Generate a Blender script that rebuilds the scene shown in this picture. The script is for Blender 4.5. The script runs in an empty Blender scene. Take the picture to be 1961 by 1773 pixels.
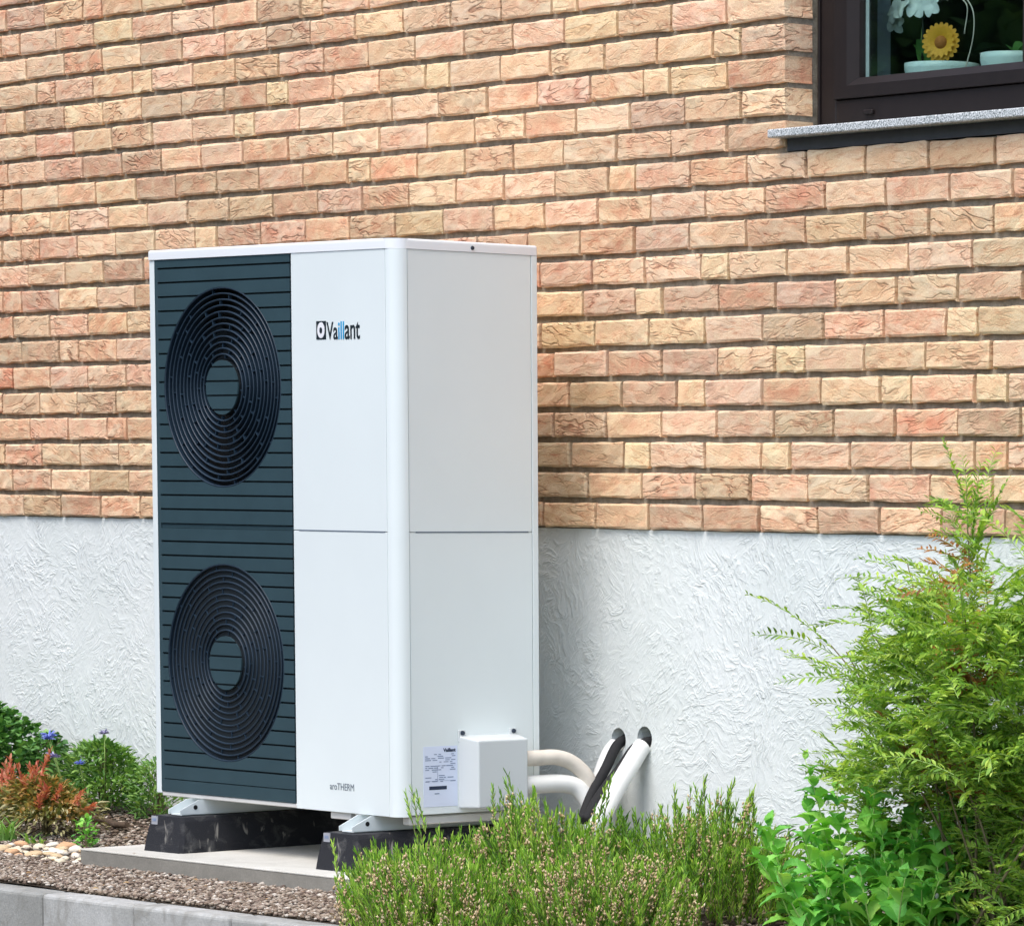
import bpy, bmesh, math, random
import numpy as np
from mathutils import Matrix, Vector, noise

random.seed(7)
rng = np.random.default_rng(11)
SC = bpy.context.scene
COL = SC.collection
R = math.radians

CAMX, CAMY, CAMZ = 11.116341, -6.439819, 0.898666
CAMYAW, CAMPITCH, CAMROLL = 0.836118, -0.106496, 0.00808
CAMLENS, CAMSX, CAMSY = 155.0582, -0.564564, 0.48042
# ------------------------------------------------------------------ camera
cam_d = bpy.data.cameras.new('camera')
cam = bpy.data.objects.new('camera', cam_d)
COL.objects.link(cam)


def cam_axes(yaw, pitch, roll):
    fwd = Vector((-math.sin(yaw) * math.cos(pitch), math.cos(yaw) * math.cos(pitch), math.sin(pitch)))
    right = Vector((math.cos(yaw), math.sin(yaw), 0))
    up = right.cross(fwd)
    r = math.cos(roll) * right + math.sin(roll) * up
    u = -math.sin(roll) * right + math.cos(roll) * up
    return r, u, fwd


_r, _u, _f = cam_axes(CAMYAW, CAMPITCH, CAMROLL)
m = Matrix(((_r.x, _u.x, -_f.x, CAMX), (_r.y, _u.y, -_f.y, CAMY), (_r.z, _u.z, -_f.z, CAMZ), (0, 0, 0, 1)))
cam.matrix_world = m
cam_d.sensor_width = 36
cam_d.sensor_fit = 'HORIZONTAL'
cam_d.lens = CAMLENS
cam_d.shift_x = CAMSX
cam_d.shift_y = CAMSY
cam_d.clip_start = 0.05
cam_d.clip_end = 600
SC.camera = cam

# ------------------------------------------------------------------ light
SUN_EL, SUN_AZ = 62.0, 160.0        # azimuth from +Y clockwise: the light comes from the front left
w = bpy.data.worlds.new('World')
SC.world = w
w.use_nodes = True
nt = w.node_tree
nt.nodes.clear()
sky = nt.nodes.new('ShaderNodeTexSky')
sky.sky_type = 'NISHITA'
sky.sun_disc = False
sky.sun_elevation = R(SUN_EL)
sky.sun_rotation = R(SUN_AZ)
sky.air_density = 1.0
sky.dust_density = 2.2
sky.ozone_density = 0.4
bg = nt.nodes.new('ShaderNodeBackground')
bg.inputs['Strength'].default_value = 0.135
wo = nt.nodes.new('ShaderNodeOutputWorld')
nt.links.new(sky.outputs[0], bg.inputs[0])
nt.links.new(bg.outputs[0], wo.inputs[0])

sd = bpy.data.lights.new('sun', 'SUN')
sd.energy = 1.0
sd.angle = R(36)
sd.color = (1.0, 0.97, 0.93)
sun = bpy.data.objects.new('sun', sd)
COL.objects.link(sun)
_d = Vector((math.sin(R(SUN_AZ)) * math.cos(R(SUN_EL)), math.cos(R(SUN_AZ)) * math.cos(R(SUN_EL)), math.sin(R(SUN_EL))))
sun.rotation_euler = _d.to_track_quat('Z', 'Y').to_euler()
sun.location = (-6, -10, 12)

SC.view_settings.view_transform = 'Standard'
SC.view_settings.look = 'None'
SC.view_settings.gamma = 1
SC.view_settings.use_curve_mapping = False
SC.view_settings.exposure = 1.22
SC.cycles.max_bounces = 8
SC.cycles.transparent_max_bounces = 12

# ------------------------------------------------------------------ helpers


def tag(o, label=None, cat=None, group=None, kind=None):
    if label:
        o['label'] = label
    if cat:
        o['category'] = cat
    if group:
        o['group'] = group
    if kind:
        o['kind'] = kind
    return o


def empty(name, loc=(0, 0, 0), rz=0.0):
    o = bpy.data.objects.new(name, None)
    o.empty_display_size = 0.05
    COL.objects.link(o)
    o.location = loc
    o.rotation_euler = (0, 0, rz)
    return o


def link_mesh(name, me, mat=None, parent=None, loc=None):
    o = bpy.data.objects.new(name, me)
    COL.objects.link(o)
    if mat is not None and not me.materials:
        me.materials.append(mat)
    if parent is not None:
        o.parent = parent
    if loc is not None:
        o.location = loc
    return o


def np_mesh(name, V, F, smooth=False):
    """V (n,3); F (m,k) all faces with the same number of corners"""
    V = np.ascontiguousarray(V, dtype=np.float32)
    F = np.ascontiguousarray(F, dtype=np.int32)
    me = bpy.data.meshes.new(name)
    k = F.shape[1]
    me.vertices.add(len(V))
    me.vertices.foreach_set('co', V.ravel())
    me.loops.add(F.size)
    me.loops.foreach_set('vertex_index', F.ravel())
    me.polygons.add(len(F))
    me.polygons.foreach_set('loop_start', np.arange(0, F.size, k, dtype=np.int32))
    me.polygons.foreach_set('loop_total', np.full(len(F), k, dtype=np.int32))
    if smooth:
        me.polygons.foreach_set('use_smooth', np.ones(len(F), dtype=bool))
    me.update(calc_edges=True)
    me.validate()
    return me


def scatter(tv, tf, M, L):
    """copies of one template joined: M (N,3,3) matrices, L (N,3) places"""
    N, n = len(L), len(tv)
    V = np.einsum('nij,kj->nki', M, tv) + L[:, None, :]
    F = tf[None, :, :] + (np.arange(N) * n)[:, None, None]
    return V.reshape(-1, 3), F.reshape(-1, tf.shape[1])


def join_vf(items):
    vs, fs, o = [], [], 0
    for v, f in items:
        vs.append(v)
        fs.append(f + o)
        o += len(v)
    return np.concatenate(vs), np.concatenate(fs)


def bm_mesh(name, bm, mat=None, parent=None, smooth=False, loc=None):
    me = bpy.data.meshes.new(name)
    bmesh.ops.recalc_face_normals(bm, faces=bm.faces)
    bm.to_mesh(me)
    bm.free()
    if smooth:
        for p in me.polygons:
            p.use_smooth = True
    return link_mesh(name, me, mat, parent, loc)


def bx(bm, x0, x1, y0, y1, z0, z1, bevel=0.0, seg=1):
    vs = [bm.verts.new(c) for c in ((x0, y0, z0), (x1, y0, z0), (x1, y1, z0), (x0, y1, z0),
                                    (x0, y0, z1), (x1, y0, z1), (x1, y1, z1), (x0, y1, z1))]
    fs = [bm.faces.new([vs[i] for i in q]) for q in ((0, 3, 2, 1), (4, 5, 6, 7), (0, 1, 5, 4), (1, 2, 6, 5), (2, 3, 7, 6), (3, 0, 4, 7))]
    if bevel > 0:
        es = list({e for f in fs for e in f.edges})
        bmesh.ops.bevel(bm, geom=es, offset=bevel, segments=seg, affect='EDGES', profile=0.5)


def box(name, x0, x1, y0, y1, z0, z1, mat, parent=None, bevel=0.0, seg=1):
    bm = bmesh.new()
    bx(bm, x0, x1, y0, y1, z0, z1, bevel, seg)
    return bm_mesh(name, bm, mat, parent)


def prism(bm, poly, z0, z1):
    """closed outline (x, y) drawn up from z0 to z1"""
    a = [bm.verts.new((x, y, z0)) for x, y in poly]
    b = [bm.verts.new((x, y, z1)) for x, y in poly]
    n = len(poly)
    bm.faces.new(a[::-1])
    bm.faces.new(b)
    for i in range(n):
        bm.faces.new((a[i], a[(i + 1) % n], b[(i + 1) % n], b[i]))


def tube_vf(pts, radii, seg=12, cap=True):
    pts = [Vector(p) for p in pts]
    n = len(pts)
    V, F = [], []
    ref = Vector((0, 0, 1))
    t0 = (pts[1] - pts[0]).normalized()
    if abs(t0.dot(ref)) > 0.9:
        ref = Vector((1, 0, 0))
    u = t0.cross(ref).normalized()
    for i, p in enumerate(pts):
        t = (pts[min(i + 1, n - 1)] - pts[max(i - 1, 0)]).normalized()
        u = (u - t * u.dot(t)).normalized()
        v = t.cross(u)
        r = radii[i] if hasattr(radii, '__len__') else radii
        for k in range(seg):
            a = 2 * math.pi * k / seg
            V.append(p + r * (math.cos(a) * u + math.sin(a) * v))
    for i in range(n - 1):
        for k in range(seg):
            k2 = (k + 1) % seg
            F.append((i * seg + k, i * seg + k2, (i + 1) * seg + k2, (i + 1) * seg + k))
    V = [tuple(v) for v in V]
    caps = []
    if cap:
        caps = [tuple(range(seg))[::-1], tuple((n - 1) * seg + k for k in range(seg))]
    return V, F, caps


def tube(name, pts, radii, mat, parent=None, seg=12, cap=True):
    V, F, caps = tube_vf(pts, radii, seg, cap)
    me = bpy.data.meshes.new(name)
    me.from_pydata(V, [], F + caps)
    for p in me.polygons:
        p.use_smooth = len(p.vertices) == 4
    me.update()
    return link_mesh(name, me, mat, parent)


def spline(ctrl, n=8):
    """Catmull-Rom through the given points"""
    P = [Vector(c) for c in ctrl]
    P = [P[0] * 2 - P[1]] + P + [P[-1] * 2 - P[-2]]
    out = []
    for i in range(1, len(P) - 2):
        for k in range(n):
            t = k / n
            a, b, c, d = P[i - 1], P[i], P[i + 1], P[i + 2]
            out.append(0.5 * ((2 * b) + (c - a) * t + (2 * a - 5 * b + 4 * c - d) * t * t + (3 * b - a - 3 * c + d) * t ** 3))
    out.append(P[-2])
    return out


# ------------------------------------------------------------------ materials


class NT:
    def __init__(s, name):
        s.m = bpy.data.materials.new(name)
        s.m.use_nodes = True
        s.t = s.m.node_tree
        s.b = s.t.nodes['Principled BSDF']
        s.out = s.t.nodes['Material Output']

    def n(s, kind, **kw):
        nd = s.t.nodes.new(kind)
        for k, v in kw.items():
            if hasattr(nd, k):
                setattr(nd, k, v)
            else:
                nd.inputs[k.replace('_', ' ')].default_value = v
        return nd

    def l(s, a, b):
        s.t.links.new(a, b)

    def inp(s, nd, key, val):
        if isinstance(val, bpy.types.NodeSocket):
            s.l(val, nd.inputs[key])
        else:
            nd.inputs[key].default_value = val

    def coord(s, which='Object'):
        return s.n('ShaderNodeTexCoord').outputs[which]

    def mapping(s, vec, scale=(1, 1, 1), rot=(0, 0, 0), loc=(0, 0, 0)):
        m_ = s.n('ShaderNodeMapping')
        s.l(vec, m_.inputs['Vector'])
        m_.inputs['Scale'].default_value = scale
        m_.inputs['Rotation'].default_value = rot
        if isinstance(loc, bpy.types.NodeSocket):
            s.l(loc, m_.inputs['Location'])
        else:
            m_.inputs['Location'].default_value = loc
        return m_.outputs[0]

    def noise(s, vec, scale, detail=4, rough=0.5, dist=0.0, w=None, kind='FBM', color=False):
        nd = s.n('ShaderNodeTexNoise')
        nd.noise_type = kind
        if w is not None:
            nd.noise_dimensions = '4D'
            s.inp(nd, 'W', w)
        s.l(vec, nd.inputs['Vector'])
        nd.inputs['Scale'].default_value = scale
        nd.inputs['Detail'].default_value = detail
        nd.inputs['Roughness'].default_value = rough
        nd.inputs['Distortion'].default_value = dist
        return nd.outputs['Color' if color else 0]

    def ramp(s, fac, stops, interp='LINEAR'):
        nd = s.n('ShaderNodeValToRGB')
        s.l(fac, nd.inputs[0])
        cr = nd.color_ramp
        cr.interpolation = interp
        while len(cr.elements) < len(stops):
            cr.elements.new(0.5)
        for e, (p_, c) in zip(cr.elements, stops):
            e.position = p_
            e.color = (*c, 1) if len(c) == 3 else c
        return nd.outputs[0]

    def math(s, op, a, b=0.0, c=None, clamp=False):
        nd = s.n('ShaderNodeMath', operation=op, use_clamp=clamp)
        s.inp(nd, 0, a)
        s.inp(nd, 1, b)
        if c is not None:
            s.inp(nd, 2, c)
        return nd.outputs[0]

    def mix(s, fac, a, b, mode='MIX'):
        nd = s.n('ShaderNodeMix', data_type='RGBA', blend_type=mode)
        s.inp(nd, 0, fac)
        for k, v in ((6, a), (7, b)):
            if isinstance(v, bpy.types.NodeSocket):
                s.l(v, nd.inputs[k])
            else:
                nd.inputs[k].default_value = (*v, 1)
        return nd.outputs[2]

    def bump(s, h, strength, dist, normal=None):
        nd = s.n('ShaderNodeBump')
        s.l(h, nd.inputs['Height'])
        nd.inputs['Strength'].default_value = strength
        nd.inputs['Distance'].default_value = dist
        if normal is not None:
            s.l(normal, nd.inputs['Normal'])
        return nd.outputs[0]

    def done(s, base=None, rough=None, normal=None, metal=None, spec=None):
        for key, v in (('Base Color', base), ('Roughness', rough), ('Normal', normal), ('Metallic', metal), ('Specular IOR Level', spec)):
            if v is None:
                continue
            if isinstance(v, bpy.types.NodeSocket):
                s.l(v, s.b.inputs[key])
            else:
                s.b.inputs[key].default_value = (*v, 1) if isinstance(v, tuple) and len(v) == 3 else v
        return s.m


def plain(name, col, rough=0.5, metal=0.0, vary=0.06, scale=18.0, bump=0.0, spec=0.5):
    t = NT(name)
    c = t.coord()
    n = t.noise(c, scale, 5, 0.6)
    lo = tuple(max(0, x * (1 - vary)) for x in col)
    hi = tuple(min(1, x * (1 + vary)) for x in col)
    b = t.ramp(n, [(0.3, lo), (0.7, hi)])
    nm = t.bump(t.noise(c, scale * 12, 4, 0.6), bump, 0.001) if bump else None
    return t.done(b, rough, nm, metal, spec)


def brick_material(name, island):
    t = NT(name)
    if island:
        rnd = t.n('ShaderNodeNewGeometry').outputs['Random Per Island']
    else:
        rnd = t.n('ShaderNodeObjectInfo').outputs['Random']
    c = t.n('ShaderNodeNewGeometry').outputs['Position']
    w_ = t.math('MULTIPLY', rnd, 63.0)
    # every brick turns its own folds
    ang = t.math('MULTIPLY_ADD', t.math('FRACT', t.math('MULTIPLY', rnd, 17.0)), 0.5, -0.25)
    rotn = t.n('ShaderNodeVectorRotate')
    rotn.rotation_type = 'Y_AXIS'
    t.l(c, rotn.inputs['Vector'])
    t.l(ang, rotn.inputs['Angle'])
    cv = rotn.outputs[0]
    st = t.mapping(cv, (9, 12, 30))
    warp = t.noise(st, 0.9, 2, 0.5, 0, w_, color=True)
    wv = t.n('ShaderNodeVectorMath', operation='MULTIPLY_ADD')
    t.l(warp, wv.inputs[0])
    wv.inputs[1].default_value = (1.1, 1.1, 1.1)
    t.l(st, wv.inputs[2])
    fold = t.noise(wv.outputs[0], 1.15, 2.2, 0.5, 0.3, w_)
    fold_l = t.math('ABSOLUTE', t.math('SUBTRACT', fold, 0.5))          # thin lines where the folds meet
    crease = t.ramp(fold_l, [(0.0, (1, 1, 1)), (0.010, (0.8, 0.8, 0.8)), (0.042, (0, 0, 0))])
    rough_b = t.math('MULTIPLY_ADD', t.math('POWER', t.math('FRACT', t.math('MULTIPLY', rnd, 29.0)), 1.6), 1.0, 0.03, clamp=True)
    amount = t.math('MULTIPLY', t.ramp(t.noise(cv, 13, 2, 0.5, 0, w_), [(0.40, (0, 0, 0)), (0.58, (1, 1, 1))]), rough_b)
    cre = t.math('MULTIPLY', crease, amount)
    # body colours, one mix per brick
    body = t.ramp(rnd, [(0.0, (0.752, 0.491, 0.310)), (0.14, (0.752, 0.438, 0.304)), (0.30, (0.752, 0.469, 0.310)), (0.42, (0.727, 0.369, 0.245)),
                        (0.55, (0.765, 0.484, 0.339)), (0.66, (0.714, 0.363, 0.245)), (0.74, (0.752, 0.454, 0.310)), (0.86, (0.689, 0.314, 0.208)),
                        (0.93, (0.777, 0.507, 0.334)), (1.0, (0.752, 0.438, 0.298))], 'CONSTANT')
    patch = t.ramp(t.noise(cv, 11, 4, 0.6, 1.2, w_), [(0.36, (0, 0, 0)), (0.66, (1, 1, 1))])
    sandy = (0.80, 0.615, 0.42)
    col = t.mix(t.math('MULTIPLY', patch, 0.75), body, sandy)
    red = t.ramp(t.noise(wv.outputs[0], 2.4, 5, 0.7, 0.6, w_), [(0.50, (0, 0, 0)), (0.68, (1, 1, 1))])
    redness = t.math('MULTIPLY_ADD', t.math('FRACT', t.math('MULTIPLY', rnd, 5.0)), 0.5, 0.25)
    col = t.mix(t.math('MULTIPLY', red, t.math('MULTIPLY', redness, 1.25, clamp=True)), col, (0.46, 0.15, 0.07))
    col = t.mix(t.math('MULTIPLY', cre, 0.75), col, (0.26, 0.11, 0.065))
    lift = t.ramp(fold, [(0.52, (0, 0, 0)), (0.66, (1, 1, 1))])  # cream highlight on the raised folds, painted into the colour
    col = t.mix(t.math('MULTIPLY', lift, 0.5), col, (0.88, 0.73, 0.56))
    rim = t.n('ShaderNodeAttribute')
    rim.attribute_name = 'rim'
    worn = t.math('MULTIPLY', rim.outputs['Fac'], t.ramp(t.noise(c, 60, 3, 0.6), [(0.35, (0.25, 0.25, 0.25)), (0.6, (1, 1, 1))]))
    col = t.mix(t.math('MULTIPLY', worn, 0.6), col, (0.84, 0.68, 0.51))
    grit = t.noise(c, 420, 3, 0.6)
    col = t.mix(0.38, col, t.ramp(grit, [(0.3, (0.25, 0.17, 0.10)), (0.7, (0.9, 0.8, 0.62))]), 'OVERLAY')
    oc = t.n('ShaderNodeObjectInfo').outputs['Color']
    if not island:
        col = t.mix(1.0, col, oc, 'MULTIPLY')
    h = t.math('MULTIPLY_ADD', crease, -0.9, t.math('MULTIPLY', fold, 1.6))
    h = t.math('MULTIPLY', h, t.math('MULTIPLY_ADD', amount, 0.85, 0.15))
    n1 = t.bump(h, 0.85, 0.0050)
    n2 = t.bump(t.noise(c, 170, 6, 0.7), 0.75, 0.0034, n1)
    return t.done(col, 0.92, n2, spec=0.2)


def stucco_material():
    t = NT('white_trowel_render')
    c = t.n('ShaderNodeNewGeometry').outputs['Position']
    # trowel passes: each patch of the coat is dragged its own way, in short soft strokes
    h = None
    for sc, off, amp in ((4.5, 0.0, 1.0), (6.5, 3.7, 0.7)):
        warp = t.n('ShaderNodeVectorMath', operation='MULTIPLY_ADD')
        t.l(t.noise(c, 7, 2, 0.5, 0, off + 1, color=True), warp.inputs[0])
        warp.inputs[1].default_value = (0.10, 0.0, 0.10)
        t.l(c, warp.inputs[2])
        vo = t.n('ShaderNodeTexVoronoi')
        vo.voronoi_dimensions = '4D'
        vo.inputs['Scale'].default_value = sc
        vo.inputs['W'].default_value = off
        t.l(warp.outputs[0], vo.inputs['Vector'])
        sep = t.n('ShaderNodeSeparateColor')
        t.l(vo.outputs['Color'], sep.inputs[0])
        ang = t.math('MULTIPLY_ADD', sep.outputs[0], 3.1, t.math('MULTIPLY', t.noise(c, 5, 2, 0.5, 0, off), 2.6))
        rotn = t.n('ShaderNodeVectorRotate')
        rotn.rotation_type = 'Y_AXIS'
        t.l(c, rotn.inputs['Vector'])
        t.l(vo.outputs['Position'], rotn.inputs['Center'])
        t.l(ang, rotn.inputs['Angle'])
        f = t.noise(t.mapping(rotn.outputs[0], (19, 30, 58)), 1.0, 3, 0.5, 0.5, off + 2)
        k = t.ramp(f, [(0.38, (0, 0, 0)), (0.52, (0.35, 0.35, 0.35)), (0.585, (1, 1, 1)), (0.64, (0.55, 0.55, 0.55)), (0.8, (0.5, 0.5, 0.5))])
        k = t.math('MULTIPLY', k, amp)
        h = k if h is None else t.math('ADD', h, k)
    calm = t.ramp(t.noise(c, 5.5, 3, 0.55, 0.8, 9.0), [(0.38, (0.22, 0.22, 0.22)), (0.62, (1, 1, 1))])
    h = t.math('MULTIPLY', h, calm)
    h = t.math('MULTIPLY_ADD', t.noise(c, 45, 4, 0.6), 0.5, h)
    dirt = t.ramp(t.noise(c, 2.2, 5, 0.6), [(0.35, (0.70, 0.74, 0.71)), (0.65, (0.77, 0.80, 0.775))])
    sp_ = t.n('ShaderNodeSeparateXYZ')
    t.l(c, sp_.inputs[0])
    splash = t.math('MULTIPLY_ADD', t.noise(c, 12, 5, 0.7), 0.5, t.math('MULTIPLY_ADD', sp_.outputs[2], -1.6, -0.32), clamp=True)
    dirt = t.mix(splash, dirt, (0.42, 0.40, 0.34))
    n1 = t.bump(h, 0.7, 0.0031)
    n2 = t.bump(t.noise(c, 240, 4, 0.6), 0.35, 0.0012, n1)
    return t.done(dirt, 0.85, n2, spec=0.25)


def leaf_material(name, stops, trans=0.3, rough=0.5, bend=None):
    t = NT(name)
    rnd = t.n('ShaderNodeNewGeometry').outputs['Random Per Island']
    orn = t.n('ShaderNodeObjectInfo').outputs['Random']
    fac = t.math('FRACT', t.math('ADD', rnd, orn))
    pos = t.n('ShaderNodeNewGeometry').outputs['Position']
    cl = t.noise(pos, 9, 3, 0.5)
    fac = t.math('ADD', t.math('MULTIPLY', fac, 0.65), t.math('MULTIPLY_ADD', cl, 0.9, -0.28), clamp=True)
    col = t.ramp(fac, stops)
    t.done(col, rough, spec=0.35)
    tr = t.n('ShaderNodeBsdfTranslucent')
    warm = t.mix(1.0, col, (1.3, 1.25, 0.6), 'MULTIPLY')
    t.l(warm, tr.inputs['Color'])
    mx = t.n('ShaderNodeMixShader')
    mx.inputs[0].default_value = trans
    t.l(t.b.outputs[0], mx.inputs[1])
    t.l(tr.outputs[0], mx.inputs[2])
    t.l(mx.outputs[0], t.out.inputs[0])
    return t.m


def mat_mortar():
    t = NT('lime_mortar')
    c = t.n('ShaderNodeNewGeometry').outputs['Position']
    col = t.ramp(t.noise(c, 40, 6, 0.65), [(0.3, (0.20, 0.175, 0.13)), (0.7, (0.40, 0.36, 0.285))])
    return t.done(col, 0.95, t.bump(t.noise(c, 180, 5, 0.7), 0.8, 0.004), spec=0.1)


def mat_granite():
    t = NT('speckled_granite')
    c = t.coord()
    v = t.noise(c, 230, 3, 0.8)
    col = t.ramp(v, [(0.36, (0.05, 0.06, 0.06)), (0.46, (0.30, 0.33, 0.33)), (0.54, (0.62, 0.64, 0.64)), (0.64, (0.86, 0.86, 0.85))])
    return t.done(col, 0.35)


def mat_concrete(name, a, b, sc=6, bumpd=0.002, stain=None, vary=False):
    t = NT(name)
    c = t.n('ShaderNodeNewGeometry').outputs['Position']
    col = t.ramp(t.noise(c, sc, 8, 0.65, 0.6), [(0.32, a), (0.68, b)])
    fine = t.ramp(t.noise(c, sc * 40, 4, 0.7), [(0.3, (0.35, 0.35, 0.35)), (0.7, (0.65, 0.65, 0.65))])
    col = t.mix(0.45, col, fine, 'OVERLAY')
    if stain:
        col = t.mix(t.ramp(t.noise(c, sc * 2.3, 5, 0.6, 1.5), [(0.5, (0, 0, 0)), (0.66, (1, 1, 1))]), col, stain)
    if vary:        # every block its own shade
        r_ = t.n('ShaderNodeObjectInfo').outputs['Random']
        col = t.mix(1.0, col, t.ramp(r_, [(0.0, (0.72, 0.72, 0.70)), (1.0, (1.15, 1.15, 1.15))]), 'MULTIPLY')
    return t.done(col, 0.9, t.bump(t.noise(c, 150, 6, 0.7), 0.5, bumpd), spec=0.2)


def mat_rubber():
    t = NT('black_recycled_rubber')
    c = t.coord()
    dust = t.ramp(t.noise(t.mapping(c, (10, 10, 14)), 1.6, 6, 0.65, 0.8), [(0.52, (0, 0, 0)), (0.74, (1, 1, 1))])
    spots = t.ramp(t.noise(t.mapping(c, (22, 22, 9)), 1.3, 3, 0.6, 0.5), [(0.63, (0, 0, 0)), (0.70, (1, 1, 1))])
    col = t.mix(t.math('MULTIPLY', dust, 0.75), (0.018, 0.019, 0.023), (0.11, 0.108, 0.105))
    col = t.mix(t.math('MULTIPLY', spots, 0.6), col, (0.36, 0.34, 0.30))
    return t.done(col, 0.8, t.bump(t.noise(c, 220, 4, 0.7), 0.7, 0.003), spec=0.3)


def mat_pebble(name, stops):
    t = NT(name)
    g = t.n('ShaderNodeNewGeometry')
    rnd = t.math('FRACT', t.math('ADD', g.outputs['Random Per Island'], t.n('ShaderNodeObjectInfo').outputs['Random']))
    col = t.ramp(rnd, stops, 'CONSTANT')
    n = t.noise(g.outputs['Position'], 90, 4, 0.6)
    col = t.mix(0.35, col, t.ramp(n, [(0.3, (0.3, 0.3, 0.3)), (0.7, (0.7, 0.7, 0.7))]), 'OVERLAY')
    return t.done(col, 0.85, t.bump(t.noise(g.outputs['Position'], 300, 4, 0.7), 0.4, 0.001), spec=0.25)


M = {}
M['brick'] = brick_material('facing_brick', False)
M['brick_many'] = brick_material('facing_brick_joined', True)
M['mortar'] = mat_mortar()
M['stucco'] = stucco_material()
M['granite'] = mat_granite()
M['under_sill'] = plain('dark_slate', (0.045, 0.046, 0.048), 0.6, vary=0.2)
M['frame'] = plain('dark_brown_foil', (0.012, 0.0078, 0.0072), 0.55, vary=0.15, scale=30, spec=0.3)
M['gasket'] = plain('black_gasket', (0.006, 0.006, 0.007), 0.7)
M['spacer'] = plain('pale_spacer', (0.62, 0.66, 0.68), 0.35)
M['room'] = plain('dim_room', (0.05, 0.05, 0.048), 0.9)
M['reveal'] = plain('inner_reveal', (0.42, 0.47, 0.55), 0.8)
M['board'] = plain('inner_sill_board', (0.6, 0.6, 0.58), 0.5)
M['white'] = plain('white_coated_steel', (0.72, 0.775, 0.765), 0.30, vary=0.022, scale=2.2, spec=0.5)
M['white_side'] = M['white']
M['lid'] = plain('white_lid', (0.80, 0.82, 0.83), 0.35, vary=0.01, scale=3)
M['base_steel'] = plain('pale_base_steel', (0.62, 0.61, 0.58), 0.5, vary=0.04)
M['slat'] = plain('slate_blue_plastic', (0.030, 0.060, 0.073), 0.42, vary=0.08, scale=10, spec=0.5)
M['grille_back'] = plain('grille_black', (0.004, 0.009, 0.013), 0.6)
M['ring'] = plain('guard_plastic', (0.013, 0.027, 0.044), 0.42, vary=0.08, spec=0.4)
M['dark'] = plain('dark_void', (0.003, 0.004, 0.005), 0.8)
M['cover'] = plain('cover_light_grey', (0.60, 0.635, 0.635), 0.42, vary=0.012, scale=4)
M['screw'] = plain('dark_screw', (0.03, 0.045, 0.07), 0.4, metal=0.4)
M['seam'] = plain('shadow_seam', (0.10, 0.13, 0.17), 0.7)
M['label'] = plain('label_film', (0.66, 0.72, 0.85), 0.35, vary=0.01)
M['ink'] = plain('label_ink', (0.20, 0.25, 0.36), 0.6)
M['ink_dark'] = plain('label_dark_ink', (0.012, 0.025, 0.06), 0.6)
M['logo_dark'] = plain('logo_ink', (0.008, 0.016, 0.022), 0.5)
M['logo_blue'] = plain('logo_blue', (0.02, 0.30, 0.55), 0.5)
M['logo_white'] = plain('logo_white', (0.78, 0.78, 0.80), 0.5)
M['grey_letter'] = plain('grey_lettering', (0.16, 0.19, 0.22), 0.5)
M['rubber'] = mat_rubber()
M['sticker'] = plain('grey_sticker', (0.34, 0.35, 0.38), 0.5)
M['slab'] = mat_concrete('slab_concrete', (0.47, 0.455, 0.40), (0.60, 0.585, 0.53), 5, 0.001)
M['slab_shaded'] = mat_concrete('slab_concrete_shaded', (0.20, 0.19, 0.165), (0.28, 0.265, 0.23), 5, 0.001)  # same concrete darkened: shade of the upright sides put into the colour
M['kerb'] = mat_concrete('kerb_concrete', (0.33, 0.33, 0.31), (0.46, 0.46, 0.44), 4, 0.003, stain=(0.29, 0.285, 0.26), vary=True)
M['soil'] = mat_concrete('garden_soil', (0.035, 0.026, 0.018), (0.11, 0.085, 0.06), 30, 0.01)
M['street'] = mat_concrete('asphalt', (0.05, 0.05, 0.05), (0.09, 0.09, 0.09), 12, 0.003)
M['gravel'] = mat_pebble('brown_grey_gravel', [(0.0, (0.19, 0.14, 0.10)), (0.2, (0.32, 0.255, 0.195)), (0.4, (0.12, 0.085, 0.065)), (0.55, (0.38, 0.32, 0.255)),
                                               (0.75, (0.24, 0.18, 0.14)), (0.92, (0.58, 0.52, 0.44))])
M['pebble'] = mat_pebble('cream_pebble', [(0.0, (0.66, 0.58, 0.42)), (0.3, (0.72, 0.66, 0.54)), (0.55, (0.58, 0.43, 0.26)), (0.75, (0.70, 0.62, 0.44)), (0.9, (0.60, 0.36, 0.20))])
M['pipe_white'] = plain('white_pipe_sleeve', (0.78, 0.78, 0.74), 0.5, vary=0.03)
M['pipe_beige'] = plain('beige_pipe_sleeve', (0.70, 0.64, 0.55), 0.55, vary=0.10, scale=22)
M['foam'] = plain('black_foam', (0.012, 0.012, 0.013), 0.85)
M['hole'] = plain('hole_lining', (0.10, 0.11, 0.11), 0.9)
M['bark'] = mat_concrete('bark', (0.06, 0.04, 0.028), (0.14, 0.10, 0.07), 40, 0.004)
M['stem'] = plain('brown_stem', (0.17, 0.14, 0.07), 0.8, vary=0.3)
M['green_stem'] = plain('green_stem', (0.30, 0.44, 0.12), 0.7, vary=0.2)
M['pot'] = plain('pale_aqua_glaze', (0.72, 0.86, 0.84), 0.3, vary=0.02)
M['petal_white'] = plain('orchid_petal', (0.72, 0.80, 0.78), 0.6)
M['petal_yellow'] = plain('yellow_petal', (0.74, 0.36, 0.015), 0.6, vary=0.15, scale=60)
M['flower_core'] = plain('flower_core', (0.38, 0.13, 0.02), 0.8)
M['stick'] = plain('dark_stick', (0.01, 0.015, 0.012), 0.6)

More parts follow.
